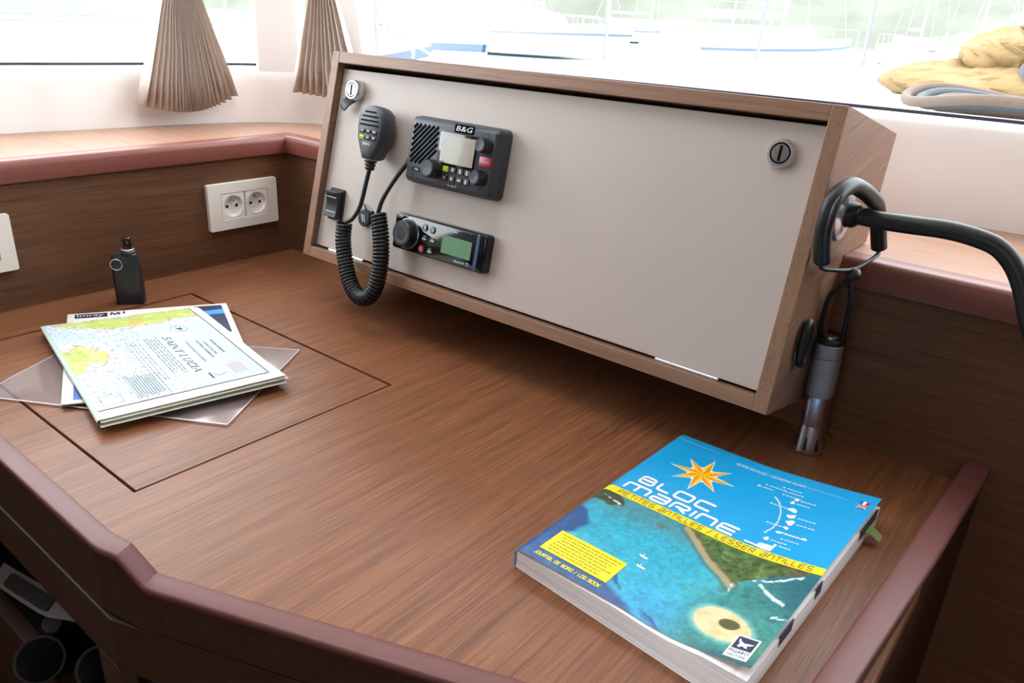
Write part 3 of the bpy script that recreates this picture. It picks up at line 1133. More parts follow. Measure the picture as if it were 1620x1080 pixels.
m.build('lettering', M_WPRINT, dk, recalc=False)
lb = rloft(MB(), .5560, .5905, .2275, .2383, .0014, [(FO - .0006, 0), (FO + .0004, 0)], F).build('badge', M_SLOT, vhf)
m = MB()
print_text(m, 'B&G', .5590, .2297, .5880, .0066, F, FO + .0006, .18)
m.build('lettering', M_WPRINT, lb, recalc=False)
lb = rloft(MB(), .4895, .5030, .1672, .1728, .0008, [(FO - .0006, 0), (FO + .0003, 0)], F).build('badge', M_SLOT, vhf)
m = MB()
print_text(m, 'V50', .4925, .1683, .5010, .0034, F, FO + .0005, .1)
m.build('lettering', M_WPRINT, lb, recalc=False)

# ================================================================== HAND MICROPHONE WITH COILED CORD
mic = thing('hand_microphone', 'charcoal fist microphone with lime key hanging by the radio on a coiled cord', 'microphone', F(.41, .17, .02))
MX = .4105


def mic_ring(o, sc, sh=0.0):
    pr = [(-.010, .1690), (-.0125, .1745), (-.019, .1860), (-.0245, .1985), (-.0270, .2130), (-.0265, .2280), (-.0230, .2370), (-.0150, .2430), (0, .2445)]
    pts = [(x, v) for x, v in pr] + [(-x, v) for x, v in reversed(pr[:-1])]
    return [F(MX + sh + x * sc, .205 + (v - .205) * (1 - (1 - sc) * .6), o) for x, v in pts]


m = MB()
m.loft([mic_ring(-.006, .70, -.006), mic_ring(-.003, .84, -.005), mic_ring(.004, .93, -.003), mic_ring(.016, 1.0, 0), mic_ring(.026, .98, .001), mic_ring(.0300, .92, .0015), mic_ring(.0315, .80, .002)], True, True)
mbody = m.build('mic_body', M_GREYP, mic, smooth=50)
fo = .0316
for i, v in enumerate((.2345, .2285, .2225, .2165)):
    w = (.012, .0165, .019, .0205)[i]
    MB().box(MX + .002 - w, MX + .002 + w * .92, v - .0010, v + .0010, fo - .0008, fo + .0004, F).build('grille_slot', M_SLOT, mic)
for r_ in range(2):
    for c_ in range(3):
        x, v = MX - .0105 + .0125 * c_, .2075 - .0085 * r_
        kk = rloft(MB(), x - .0046, x + .0046, v - .0028, v + .0028, .001, [(fo - .001, 0), (fo + .0009, 0), (fo + .0013, .0005)], F, 3).build('key', M_LIME if (r_ == 1 and c_ == 0) else M_BLACKP, mic, smooth=40)
        mm = MB()
        stroke(mm, [(x - .0018, v), (x + .0018, v)], .0010, F, fo + .0015)
        mm.build('key_symbol', M_WPRINT if not (r_ == 1 and c_ == 0) else M_INK, kk, recalc=False)
m = MB()
print_text(m, 'B&G', MX - .0075, .1890, MX + .0075, .0040, F, fo + .0003, .15)
m.build('lettering', M_WPRINT, mic, recalc=False)
for k in range(3):
    MB().lathe(F(MX + .001, .1685 - k * .0045, .020), -UU, [(.0085 - k * .001, 0), (.0092 - k * .001, .0012), (.0085 - k * .001, .0030), (.0062, .0034), (.0062, .0046)], 20).build('strain_relief', M_RUBBER, mic, smooth=45)
MB().lathe(F(MX - .006, .212, PO), NN, [(.013, 0), (.013, .004), (.009, .0045), (.008, .0085)], 20).build('hanger', M_BLACKP, mic, smooth=40)
p1 = smooth_path([F(MX + .001, .158, .020), F(.4085, .140, .020), F(.4020, .1020, .020), F(.3900, .0815, .020), F(.3790, .0740, .021)], 6)
MB().tube(p1, .0032, 10).build('cord', M_RUBBER, mic, smooth=60)
cpath = smooth_path([F(.3735, .0720, .021), F(.3755, .0453, .021), F(.3890, .0100, .021), F(.4045, -.0150, .021), F(.4210, -.0275, .021), F(.4370, -.0285, .021), F(.4515, -.0180, .021), F(.4590, .0025, .021), F(.4605, .0355, .021), F(.4530, .0707, .021), F(.4420, .0990, .021)], 24)
lens = [0.0]
for a, b in zip(cpath[:-1], cpath[1:]):
    lens.append(lens[-1] + (b - a).length)
LT = lens[-1]
turns = 52
hp = []
j = 0
for k in range(turns * 14 + 1):
    s = LT * k / (turns * 14)
    while j < len(lens) - 2 and lens[j + 1] < s:
        j += 1
    t = (s - lens[j]) / max(1e-9, lens[j + 1] - lens[j])
    p = cpath[j].lerp(cpath[j + 1], t)
    tg = (cpath[j + 1] - cpath[j]).normalized()
    e1 = NN
    e2 = tg.cross(e1).normalized()
    a = 2 * math.pi * k / 14
    hp.append(p + (e1 * math.cos(a) + e2 * math.sin(a)) * .0098)
MB().tube(hp, .0026, 7).build('coil', M_RUBBER, mic, smooth=70)
p2 = smooth_path([F(.4420, .0985, .021), F(.4470, .1200, .020), F(.4575, .1500, .012), F(.4680, .1780, .000), F(.4740, .1890, -.004)], 6)
MB().tube(p2, .0032, 10).build('cord', M_RUBBER, mic, smooth=60)
MB().tube([F(.4665, .1735, .001), F(.4705, .1835, -.003), F(.4745, .1890, -.0045)], [.0045, .0060, .0070], 12).build('plug', M_RUBBER, mic, smooth=50)

# ================================================================== STEREO
stereo = thing('marine_stereo', 'flat black marine stereo with a big dial and a green screen', 'stereo', F(.5465, .08, PO))
SO = .0035
b_ = MB()
rloft(b_, .4595, .6335, .0540, .1060, .005, [(PO + .0002, 0), (SO - .004, 0), (SO - .001, .0012), (SO, .003)], F, 4)
b_.build('housing', M_GLOSSB, stereo, smooth=40)
dial = MB().lathe(F(.4890, .0790, SO), NN, [(.0205, 0), (.0205, .0015), (.0185, .0018), (.0180, .012), (.0165, .0135), (.0140, .0135)], 40).build('dial', M_BLACKP, stereo, smooth=35)
MB().lathe(F(.4890, .0790, SO + .0130), NN, [(.0138, 0), (.0135, .0008), (.006, .0002), (0, 0)], 32).build('dial_cap', M_GREYP, dial, smooth=35)
MB().tube([F(.4890 + .0212 * math.cos(t * math.pi / 20), .0790 + .0212 * math.sin(t * math.pi / 20), SO + .0004) for t in range(41)], .0005, 6, False).build('dial_ring', M_STEEL, dial)
for i, (x, v) in enumerate(((.5215, .0940), (.5365, .0935), (.5230, .0785), (.5385, .0785), (.5190, .0635), (.5360, .0632))):
    bt = MB().lathe(F(x, v, SO - .0002), NN, [(.0050, 0), (.0050, .0008), (.0044, .0012)], 20).build('button', M_RED if i == 4 else M_BLACKP, stereo, smooth=35)
    m = MB()
    o = SO + .0012
    if i == 0:
        for q in ([(x - .0012, v - .003), (x + .0012, v - .003), (x + .0012, v + .003), (x - .0012, v + .003), (x - .0012, v - .003)],):
            stroke(m, q, .0008, F, o)
        stroke(m, [(x - .0004, v), (x + .0006, v)], .0022, F, o)
    elif i == 1:
        stroke(m, [(x + .0026 * math.cos(a * .6), v + .0026 * math.sin(a * .6)) for a in range(11)], .0006, F, o)
        stroke(m, [(x - .0012, v), (x + .0012, v)], .0016, F, o)
    elif i in (2, 3, 5):
        for dx in (-.0020, .0014):
            s = -1 if i == 2 else 1
            m.add([F(x + dx - s * .0014, v - .0016, o), F(x + dx + s * .0014, v, o), F(x + dx - s * .0014, v + .0016, o)], [(0, 1, 2)])
        stroke(m, [(x + (-.0040 if i == 2 else .0036), v - .0016), (x + (-.0040 if i == 2 else .0036), v + .0016)], .0006, F, o)
    else:
        stroke(m, [(x + .0020 * math.cos(1.9 + a * .5), v + .0020 * math.sin(1.9 + a * .5)) for a in range(11)], .0005, F, o)
    m.build('button_symbol', M_WPRINT, bt, recalc=False)
rloft(MB(), .5560, .6095, .0670, .0915, .0010, [(SO - .0004, 0), (SO + .0005, 0)], F).build('screen', M_LCD2, stereo)
m = MB()
print_text(m, 'FUSION', .5590, .0972, .5800, .0034, F, SO + .0005)
print_text(m, 'Bluetooth', .5830, .0597, .6010, .0030, F, SO + .0005)
stroke(m, [(.6065 + .0022 * math.cos(a * .63), .0611 + .0022 * math.sin(a * .63)) for a in range(11)], .0004, F, SO + .0005)
m.build('lettering', M_WPRINT, stereo, recalc=False)
for k in range(3):
    MB().box(.6165 + k * .0022, .6174 + k * .0022, .0560, .1045, SO - .0006, SO + .0006, F).build('trim_line', M_BLUELINE if k != 1 else M_STEEL, stereo)

# ================================================================== ROCKER SWITCH, USB SOCKET
sw = thing('rocker_switch', 'small black rocker switch at the left edge of the beige panel', 'switch', F(.3135, .0895, PO))
rloft(MB(), .2975, .3305, .0650, .1140, .003, [(PO + .0002, 0), (PO + .003, 0), (PO + .0045, .0012)], F).build('bezel', M_BLACKP, sw, smooth=40)
m = MB()
rings = []
for x in (.3005, .3275):
    pr = [(.0685, PO + .004), (.0700, .0020), (.0780, .0005), (.0890, -.0005), (.1000, .0010), (.1090, .0045), (.1105, PO + .004)]
    rings.append([F(x, v, o) for v, o in pr])
m.loft(rings, True, True)
rk = m.build('rocker', M_BLACKP, sw, smooth=50, bevel=.0008)
for v, o in ((.0785, .0012), (.1005, .0019)):
    MB().box(.3030, .3250, v - .0004, v + .0004, o - .0008, o, F).build('mark', M_WPRINT, rk)
for k in range(3):
    MB().box(.3055 + k * .0065, .3085 + k * .0065, .1050, .1068, .0020, .0044, F).build('ridge', M_GREYP, rk)
us = thing('usb_socket', 'round black socket cap with two pale bars beside the coiled cord', 'socket', F(.3835, .0815, PO))
MB().lathe(F(.3835, .0815, PO), NN, [(.0125, 0), (.0130, .0012), (.0130, .005), (.0118, .0065), (.0, .0068)], 28).build('cap', M_RUBBER, us, smooth=40)
for k in (-1, 1):
    MB().add([F(.3835 + k * .0022 - .0030, .0815 + .0050, -.0046), F(.3835 + k * .0022 - .0018, .0815 + .0054, -.0046), F(.3835 + k * .0022 + .0030, .0815 - .0050, -.0046), F(.3835 + k * .0022 + .0018, .0815 - .0054, -.0046),
              F(.3835 + k * .0022 - .0030, .0815 + .0050, -.0056), F(.3835 + k * .0022 - .0018, .0815 + .0054, -.0056), F(.3835 + k * .0022 + .0030, .0815 - .0050, -.0056), F(.3835 + k * .0022 + .0018, .0815 - .0054, -.0056)],
             [(0, 1, 2, 3), (7, 6, 5, 4), (0, 4, 5, 1), (1, 5, 6, 2), (2, 6, 7, 3), (3, 7, 4, 0)]).build('bar', M_WPRINT, us)
MB().tube(smooth_path([F(.3860, .0930, -.0075), F(.3835, .0985, -.0060), F(.3770, .1015, -.0080), F(.3700, .1005, -.0100)], 5), .0012, 6).build('strap', M_RUBBER, us, smooth=60)

# ================================================================== SOCKETS ON THE LEFT WALL


def YZX(y, z, x):
    return Vector((x, y, z))


def well(parent, y, z):
    w = .0235
    hole = [(y + .0195 * math.cos(-t * math.pi / 16), z + .0195 * math.sin(-t * math.pi / 16)) for t in range(32)]
    o = holed(MB(), [(y - w + .0004, z - w), (y + w - .0004, z - w), (y + w - .0004, z + w), (y - w + .0004, z + w)], [hole], .0008, .0078, YZX).build('socket_insert', M_SOCKET, parent)
    MB().lathe((.0004, y, z), (1, 0, 0), [(.0196, 0), (.0196, .0016), (.0, .0017)], 28).build('socket_floor', M_SOCKET, o, smooth=30)
    MB().lathe((.0015, y - .001, z + .0115), (1, 0, 0), [(.0026, 0), (.0026, .0085), (.0015, .0105)], 14).build('earth_pin', M_STEEL, o, smooth=40)
    for s in (-1, 1):
        MB().lathe((.0015, y + s * .0095, z - .001), (1, 0, 0), [(.0027, 0), (.0027, .0009)], 16).build('pin_hole', M_SLOT, o)


so = thing('double_socket', 'white double power socket with round wells on the left wall', 'socket', (0, -.1045, .107))
hole = [(-.1505, .0828), (-.0535, .0828), (-.0535, .1305), (-.1505, .1305)]
holed(MB(), rrect(-.1755, -.0335, .0648, .1490, .003, 3), [list(reversed(hole))], .0002, .0085, YZX).build('cover_plate', M_PLATE, so, bevel=.0018, segs=3)
well(so, -.1265, .1066)
well(so, -.0778, .1066)
sp = thing('switch_plate', 'white wall plate partly cut off at the left edge of the picture', 'switch plate', (0, -.561, .105))
hole = [(-.608, .0810), (-.5115, .0810), (-.5115, .1300), (-.608, .1300)]
holed(MB(), rrect(-.6320, -.4902, .0634, .1480, .003, 3), [list(reversed(hole))], .0002, .0085, YZX).build('cover_plate', M_PLATE, sp, bevel=.0018, segs=3)
for k in range(2):
    a0 = -.6075 + k * .0482
    rloft(MB(), a0, a0 + .0473, .0814, .1296, .001, [(.0004, 0), (.0070, 0), (.0082, .002)], YZX).build('switch_key', M_SOCKET, sp, smooth=40)

# ================================================================== BLACK POCKET VAPORISER
VB = Vector((.083, -.366, 0))
vp = thing('vaporiser', 'small black pocket vaporiser standing on the table by the left wall', 'vaporiser', VB)
va = math.radians(52)
e1 = Vector((math.cos(va), math.sin(va), 0))
e2 = Vector((-math.sin(va), math.cos(va), 0))


def VM(a, b, c):
    return VB + e1 * a + e2 * b + Vector((0, 0, c))


m = MB()
rings = []
for c, i, sh in ((0.0002, .0008, 0), (.001, 0, 0), (.056, 0, 0), (.060, .0004, 0), (.066, .0018, -.0004), (.080, .0022, -.0008), (.0815, .0034, -.0008)):
    rings.append([VM(x + sh, y, c) for x, y in rrect(-.0205 + i, .0205 - i, -.0115 + i, .0115 - i, .005, 4)])
m.loft(rings, True, True)
vb = m.build('body', M_BLACKP, vp, smooth=40)
rg = [VM(-.012 + .0085 * math.cos(t * math.pi / 14), -.0118, .066 + .0085 * math.sin(t * math.pi / 14)) for t in range(29)]
MB().tube(rg, .0011, 7, False).build('fire_button_ring', M_GUN, vp, smooth=60)
MB().lathe(VM(-.012, -.0108, .066), -e2, [(.0074, 0), (.0074, .0012), (.004, .0016)], 24).build('fire_button', M_BLACKP, vp, smooth=40)
MB().lathe(VM(.005, 0, .0812), (0, 0, 1), [(.0108, 0), (.0108, .003), (.0095, .0045)], 28).build('tank_base', M_BLACKP, vp, smooth=40)
MB().lathe(VM(.005, 0, .0857), (0, 0, 1), [(.0092, 0), (.0100, .0008), (.0100, .0022), (.0085, .0030)], 28).build('steel_collar', M_CHROME, vp, smooth=40)
MB().lathe(VM(.005, 0, .0886), (0, 0, 1), [(.0075, 0), (.0062, .003), (.0058, .011), (.0064, .013), (.0060, .0165), (.0045, .018)], 24).build('mouthpiece', M_GLOSSB, vp, smooth=40)

# ================================================================== TORCH ON ITS LANYARD
T0, T1 = Vector((1.0577, -.0500, .0002)), Vector((1.0530, -.0420, .1400))
TAX = (T1 - T0).normalized()
torch = thing('torch', 'metal pocket torch standing head down below the console end', 'torch', T0)


def TP(h):
    return T0 + TAX * h


hd = MB().lathe(T0, TAX, [(.0150, 0), (.0170, .0004), (.0171, .004), (.0158, .016), (.0146, .028), (.0142, .033), (.0130, .0332)], 36).build('head', M_GUN, torch, smooth=30)
for k in range(8):
    t = k * math.pi / 4
    e1 = TAX.orthogonal().normalized()
    e2 = TAX.cross(e1)
    c = e1 * math.cos(t) + e2 * math.sin(t)
    s = TAX.cross(c)
    vs = []
    for rr in (.0140, .01745):
        for h, w in ((.005, .0022), (.020, .0010)):
            for sg in (-1, 1):
                r = rr if rr < .015 else (.0172 if h < .01 else .01565)
                vs.append(TP(h) + c * r + s * w * sg)
    MB().add(vs, [(0, 1, 3, 2), (4, 6, 7, 5), (0, 4, 5, 1), (2, 3, 7, 6), (0, 2, 6, 4), (1, 5, 7, 3)]).build('head_flute', M_BLACKP, hd)
MB().lathe(TP(.033), TAX, [(.0140, 0), (.0142, .0008), (.0142, .0362), (.0134, .0366)], 32).build('barrel', M_GUN, torch, smooth=30)
MB().lathe(TP(.0696), TAX, [(.0146, 0), (.0155, .0008), (.0155, .0440), (.0146, .0455)], 32).build('knurled_grip', M_KNURL, torch, smooth=30)
MB().lathe(TP(.1151), TAX, [(.0136, 0), (.0150, .0010), (.0150, .0150), (.0140, .0165)], 32).build('tail_cap', M_KNURL, torch, smooth=30)
MB().lathe(TP(.1312), TAX, [(.0138, 0), (.0138, .0050), (.0120, .0070)], 28).build('tail_collar', M_RUBBER, torch, smooth=30)
MB().lathe(TP(.1380), TAX, [(.0080, 0), (.0078, .0020), (.0060, .0028)], 20).build('tail_switch', M_STEEL, torch, smooth=30)
lp = smooth_path([TP(.137) + Vector((-.012, 0, 0)), (1.0415, -.050, .163), (1.0455, -.055, .188), (1.0570, -.060, .208), (1.0632, -.061, .2190)], 6)
MB().tube(lp, .0026, 8).build('lanyard', M_RUBBER, torch, smooth=60)
lp = smooth_path([TP(.137) + Vector((.012, 0, 0)), (1.0668, -.050, .168), (1.0672, -.055, .190), (1.0645, -.060, .208), (1.0640, -.061, .2190)], 6)
MB().tube(lp, .0026, 8).build('lanyard', M_RUBBER, torch, smooth=60)
MB().lathe((1.0665, -.0615, .2140), (-.25, -.1, 1), [(.003, 0), (.0075, .002), (.0088, .006), (.0075, .0105), (.003, .0125)], 20).build('lanyard_toggle', M_BLACKP, torch, smooth=50)
hp_ = smooth_path([(1.049, -.1215, .2430), (1.049, -.1330, .2620), (1.0492, -.1385, .2820), (1.0515, -.1340, .3070), (1.0560, -.1080, .3166), (1.0600, -.0830, .3110), (1.0635, -.0580, .3010), (1.0665, -.0355, .2885), (1.0695, -.0230, .2665), (1.0730, -.0120, .2410)], 6)
hl = MB().tube(hp_, .0084, 14).build('hose_loop', M_RUBBER, torch, smooth=60)
MB().tube([p + Vector((.0062, -.0062, 0)) for p in hp_[:20]], .0034, 8).build('hose_seam', M_BLACKP, hl, smooth=60)
cp = smooth_path([(1.0730, -.0120, .2420), (1.0745, -.0170, .2350), (1.0710, -.0370, .2295), (1.0640, -.0610, .2245), (1.0520, -.0900, .2270), (1.0485, -.1190, .2350), (1.0490, -.1215, .2450)], 6)
MB().tube(cp, .0022, 8).build('loop_cord', M_RUBBER, torch, smooth=60)

# ================================================================== THICK POWER CABLE
cab = smooth_path([(XB + .0105, GY, GZ), (1.0650, GY, GZ), (1.0823, GY, .2785), (1.1119, GY, .2799), (1.1402, GY, .2812), (1.1655, GY, .2790), (1.1856, GY, .2735), (1.2020, GY - .001, .2600), (1.2150, GY - .002, .2400), (1.2300, GY - .003, .2080), (1.262, -.062, .155), (1.33, -.08, .07), (1.45, -.12, -.12), (1.55, -.15, -.7505)], 7)
tag(MB().tube(cab, .0092, 16).build('power_cable', M_RUBBER, smooth=60, loc=(1.55, -.15, -.76)), 'thick black power cable arching out of the console end', 'cable')

# ================================================================== CURTAINS


def curtain(name, label, P, d, edges, ztop, npl, cubic, seed, fan):
    """accordion-pleated curtain; edges(t) -> (left, right) lateral positions, bottom(s) in fan"""
    r = random.Random(seed)
    nrm = Vector((d[1], -d[0], 0))
    dd = Vector((d[0], d[1], 0))
    P = Vector((P[0], P[1], 0))
    jit = [r.uniform(-.15, .15) / npl for _ in range(2 * npl + 1)]
    wob = [r.uniform(-1, 1) for _ in range(2 * npl + 1)]
    nz = 14

    def fn(a, b):
        k = a * 2 * npl
        i0 = min(int(k), 2 * npl - 1)
        fr_ = k - i0

        def vert(i):
            q = -1 + i / npl + jit[i]
            q = max(-1, min(1, q)) if 0 < i < 2 * npl else (-1 if i == 0 else 1)
            s = cubic * q + (1 - cubic) * q ** 3
            zb = fan(s)
            z = zb + (ztop - zb) * b
            l, rr_ = edges(z)
            lat = l + (rr_ - l) * (s + 1) / 2
            kink = .0035 * wob[i] * math.exp(-((z - .335) / .03) ** 2)
            amp = .0200 * max(.45, min(1, (rr_ - l) / .16))
            dep = amp * (1 if i % 2 else -1) * (1 - .25 * abs(q))
            return P + dd * (lat + kink) + nrm * dep + Vector((0, 0, z))
        return vert(i0).lerp(vert(i0 + 1), fr_)
    mb = MB()
    mb.grid(fn, 4 * npl, nz)
    o = mb.build(name, M_CURT, smooth=25, loc=(P.x, P.y, ztop), recalc=False)
    sol = o.modifiers.new('cloth', 'SOLIDIFY')
    sol.thickness = .0012
    return tag(o, label, 'curtain', 'pleated curtains tied at the window posts')


def ed1(z):
    t = max(0, min(1, (z - .27) / (.53 - .27)))
    return -.183 + .089 * t, .013 - .083 * t


curtain('pleated_curtain', 'beige pleated curtain fanning out beside the left window', (-.166, 0), (.13, .99), ed1, .98, 25, .45, 3, lambda s: .2515 + .022 * s * s + .008 * s)


def ed2(z):
    t = max(0, min(1, (z - .285) / (.62 - .285)))
    return -.019 + .082 * t, .132 - .090 * t


curtain('pleated_curtain', 'beige pleated curtain half hidden behind the console corner', (-.084, .097), (.80, .60), ed2, .98, 10, .8, 5, lambda s: .2885 - .014 * (s + 1) * .5 + .010 * max(0, s))

# ================================================================== PAPERS ON THE TABLE


def bil(c00, c10, c01, c11):
    c00, c10, c01, c11 = map(Vector, (c00, c10, c01, c11))

    def M(u, v, h=0.0):
        p = c00 * (1 - u) * (1 - v) + c10 * u * (1 - v) + c01 * (1 - u) * v + c11 * u * v
        return Vector((p.x, p.y, p.z + h))
    return M


def slab(mb, M, u0, u1, v0, v1, t, nu=8, nv=8, h=0.0):
    """thin bent sheet between h - t and h"""
    n = (nu + 1) * (nv + 1)
    vs, fs = [], []
    for hh in (h, h - t):
        for j in range(nv + 1):
            for i in range(nu + 1):
                vs.append(M(u0 + (u1 - u0) * i / nu, v0 + (v1 - v0) * j / nv, hh))
    for j in range(nv):
        for i in range(nu):
            a = j * (nu + 1) + i
            q = (a, a + 1, a + nu + 2, a + nu + 1)
            fs.append(q)
            fs.append(tuple(n + k for k in reversed(q)))
    rim = [i for i in range(nu + 1)] + [j * (nu + 1) + nu for j in range(1, nv + 1)] + [nv * (nu + 1) + i for i in range(nu - 1, -1, -1)] + [j * (nu + 1) for j in range(nv - 1, 0, -1)]
    m = len(rim)
    fs += [(rim[i], rim[(i + 1) % m], n + rim[(i + 1) % m], n + rim[i]) for i in range(m)]
    return mb.add(vs, fs)


# clear sleeve
sl = thing('plastic_sleeve', 'clear plastic document sleeve lying under the charts', 'document sleeve', (.35, -.47, 0))
SLb = bil((.272, -.647, .0012), (.539, -.483, .0012), (.174, -.470, .0012), (.421, -.295, .0012))


def SLM(u, v, h=0.0):
    p = SLb(u, v, h)
    p.z += .0007 * math.sin(u * 9 + v * 4) * math.sin(v * 7) + .0007
    return p


slab(MB(), SLM, 0, 1, 0, 1, .0008, 14, 14).build('film', M_FILM, sl, smooth=60)
M_FEDGE = mat('film_edge', rgb(196, 194, 202), 0.25, var=0.02)
for a in ((0, 1, 0, .010), (0, 1, .995, 1), (0, .004, .010, .995), (.996, 1, .010, .995)):
    slab(MB(), SLM, *a, .0002, 14 if a[1] - a[0] > .5 else 1, 14 if a[3] - a[2] > .5 else 1, .0003).build('welded_edge', M_FEDGE, sl, smooth=60)

# pale folder with navy print, under the chart
fo_ = thing('chart_folder', 'white chart wallet with navy and blue print under the folded chart', 'folder', (.28, -.43, .003))
FOM = bil((.370, -.592, .0062), (.484, -.400, .0062), (.086, -.464, .0058), (.200, -.272, .0066))
slab(MB(), FOM, 0, 1, 0, 1, .0012, 4, 4).build('front_sheet', M_PAPER, fo_)
slab(MB(), FOM, .004, .995, .006, 1, .0012, 4, 4, -.0016).build('back_sheet', M_PAPER, fo_)
MB().loft([[FOM(0, t, h) + Vector((-.0005, -.0008, 0)) * k for h, k in ((0, 0), (-.0006, 1), (-.0022, 1), (-.0028, 0))] for t in (0, 1)], True, True).build('fold', M_PAPER, fo_)


def quad(mb, M, u0, u1, v0, v1, h, nu=4, nv=4):
    return mb.grid(lambda a, b: M(u0 + (u1 - u0) * a, v0 + (v1 - v0) * b, h), nu, nv)


quad(MB(), FOM, .042, .238, .930, .984, .0003).build('name_bar', M_NAVY, fo_, recalc=False)
m = MB()
print_text(m, 'Imray', .056, .936, .216, .042, FOM, .0005)
m.build('lettering', M_PAPER, fo_, recalc=False)
m = MB()
for k in range(5):
    stroke(m, [(.256 + .012 * k, .945 + .012 * (k % 2)), (.264 + .012 * k, .978 - .01 * (k % 3)), (.274 + .010 * k, .960)], .009, FOM, .0003)
stroke(m, [(.338, .955), (.340, .985)], .012, FOM, .0003)
m.build('ship_emblem', M_NAVY, fo_, recalc=False)
MB().add([FOM(.78, .978, .0003), FOM(.962, .978, .0003), FOM(.962, .60, .0003), FOM(.78, .60, .0003)], [(0, 1, 2, 3)]).build('navy_field', M_NAVY, fo_, recalc=False)
MB().add([FOM(.78, .900, .0005), FOM(.962, .915, .0005), FOM(.962, .850, .0005), FOM(.78, .845, .0005)], [(0, 1, 2, 3)]).build('blue_band', M_LBLUE, fo_, recalc=False)
m = MB()
quad(m, FOM, .052, .098, .030, .340, .0003)
quad(m, FOM, .098, .75, .030, .062, .0003)
m.build('blue_frame', M_BLUE, fo_, recalc=False)
quad(MB(), FOM, .098, .45, .215, .340, .0003).build('sky_field', M_LBLUE, fo_, recalc=False)
m = MB()
rows_of_marks(m, .12, .24, .09, .17, 3, FOM, .0004, .005, 4)
m.build('small_print', M_INKG, fo_, recalc=False)['kind'] = 'stuff'

# folded nautical chart
ch = thing('nautical_chart', 'folded pale blue and green sea chart on top of the paper pile', 'chart', (.32, -.45, .007))
CHb = bil((.4555, -.5855, .0165), (.503, -.3765, .0175), (.1265, -.5155, .0125), (.1975, -.3200, .0115))


def CH(u, v, h=0.0):
    p = CHb(u, v, h)
    p.z += .0012 * math.sin(u * 3.1) * math.sin(v * 3.1) - .001 * math.sin(v * 6.3)
    return p


LAND_T = [(.06, .975), (.12, .995), (.35, .985), (.60, .985), (.83, 1.0), (.965, 1.0), (.935, .875), (.78, .86), (.62, .845), (.50, .83), (.36, .825), (.25, .89), (.16, .93)]
LAND_L = [(-.02, .66), (.045, .63), (.10, .68), (.17, .66), (.235, .61), (.225, .53), (.18, .475), (.10, .49), (.05, .42), (.0, .40), (-.02, .30)]


def paint_chart(u, v):
    w = .085 * (fbm(u * 9, v * 13, 5) - .5)
    w2 = .085 * (fbm(u * 9 + 40, v * 13, 8) - .5)
    c = np.zeros(u.shape + (3,)) + np.array([212., 228., 234.])
    c = mixc(c, (222, 234, 238), sst(.3, .7, fbm(u * 4, v * 6, 2)))
    lt, ll = inpoly(u + w, v + w2, LAND_T), inpoly(u + w, v + w2, LAND_L)
    dl = np.minimum(dseg(u + w, v + w2, LAND_T + LAND_T[:1]), dseg(u + w, v + w2, LAND_L + LAND_L[:1]))
    nn_ = fbm(u * 60, v * 90, 11, 3)
    shallow = (1 - sst(.02, .10, dl + .05 * (fbm(u * 12, v * 18, 3) - .5)))
    c = mixc(c, (240, 238, 238), shallow * .85)
    c = mixc(c, (176, 160, 168), shallow * (nn_ > .62) * .75)
    c = mixc(c, (150, 170, 180), (fbm(u * 75, v * 110, 21, 2) > .72) * (u < .5) * .55 * (v < .9))
    land = lt | ll
    c = mixc(c, (208, 222, 118), land.astype(float))
    c = mixc(c, (226, 232, 150), land * sst(.45, .7, fbm(u * 14, v * 20, 9)))
    c = mixc(c, (150, 170, 96), land * (nn_ > .66) * .5)
    c = mixc(c, (128, 128, 120), ((dl < .004) & ~land) * .55)
    orange = inpoly(u, v, [(.51, .955), (.602, .968), (.575, .868), (.475, .852)])
    c = mixc(c, (232, 188, 120), orange * (.75 + .25 * np.sin(u * 160)) * .8)
    mar = np.maximum(sst(.949, .953, u), sst(.064, .060, v))
    c = mixc(c, (243, 235, 232), mar)
    c = mixc(c, (243, 235, 232), (((u > .935) & (u < .949)) | ((v < .078) & (v > .064))) * .9)
    c = mixc(c, (200, 214, 200), (u < .012).astype(float))
    return c * .87


M_CHART = vcol_mat('chart_print', 0.6, 0.3)
printed_sheet('printed_face', M_CHART, ch, lambda a, b: CH(a, b, .0), paint_chart, 190, 290)
for k in range(4):
    t = .0017 * k
    e = .004 * k

    def LM(u, v, h=0.0, k=k, t=t):
        p = CH(u, v, h)
        sq = 1 - .55 * k / 4 * (u * .6 + .2)
        p.z = .0078 + (p.z - .0078) * (1 - .235 * k) - .0004
        return p + Vector((.0016 * k * (1 if k % 2 else .4), .0009 * k * (-1 if k % 2 else 1), 0))
    slab(MB(), LM, .0, 1.0 + .003 * (k % 3), 0 - .004 * (k % 2), 1, .0007, 10, 10).build('folded_layer', M_PAPERG if k % 2 else M_PAPER, ch, smooth=50)
m = MB()
rings = []
for t in range(13):
    v = t / 12
    top = CH(0, v, 0)
    zb_ = .0085
    hh = (top.z - zb_) / 2
    rings.append([Vector((top.x, top.y, top.z)) + Vector((-.35 * hh, -.93 * hh, 0)) * math.sin(a) + Vector((0, 0, -(1 - math.cos(a)) * hh)) for a in (0, .5, 1.0, 1.57, 2.1, 2.6, 3.14)])
m.loft(rings, False, False)
m.build('fold_edge', mat('fold_print', rgb(196, 214, 204), .6, var=.12, vscale=90), ch, smooth=60, recalc=False)


def TX(a, b, h=0.0):
    return CH(b, 1 - a, h)


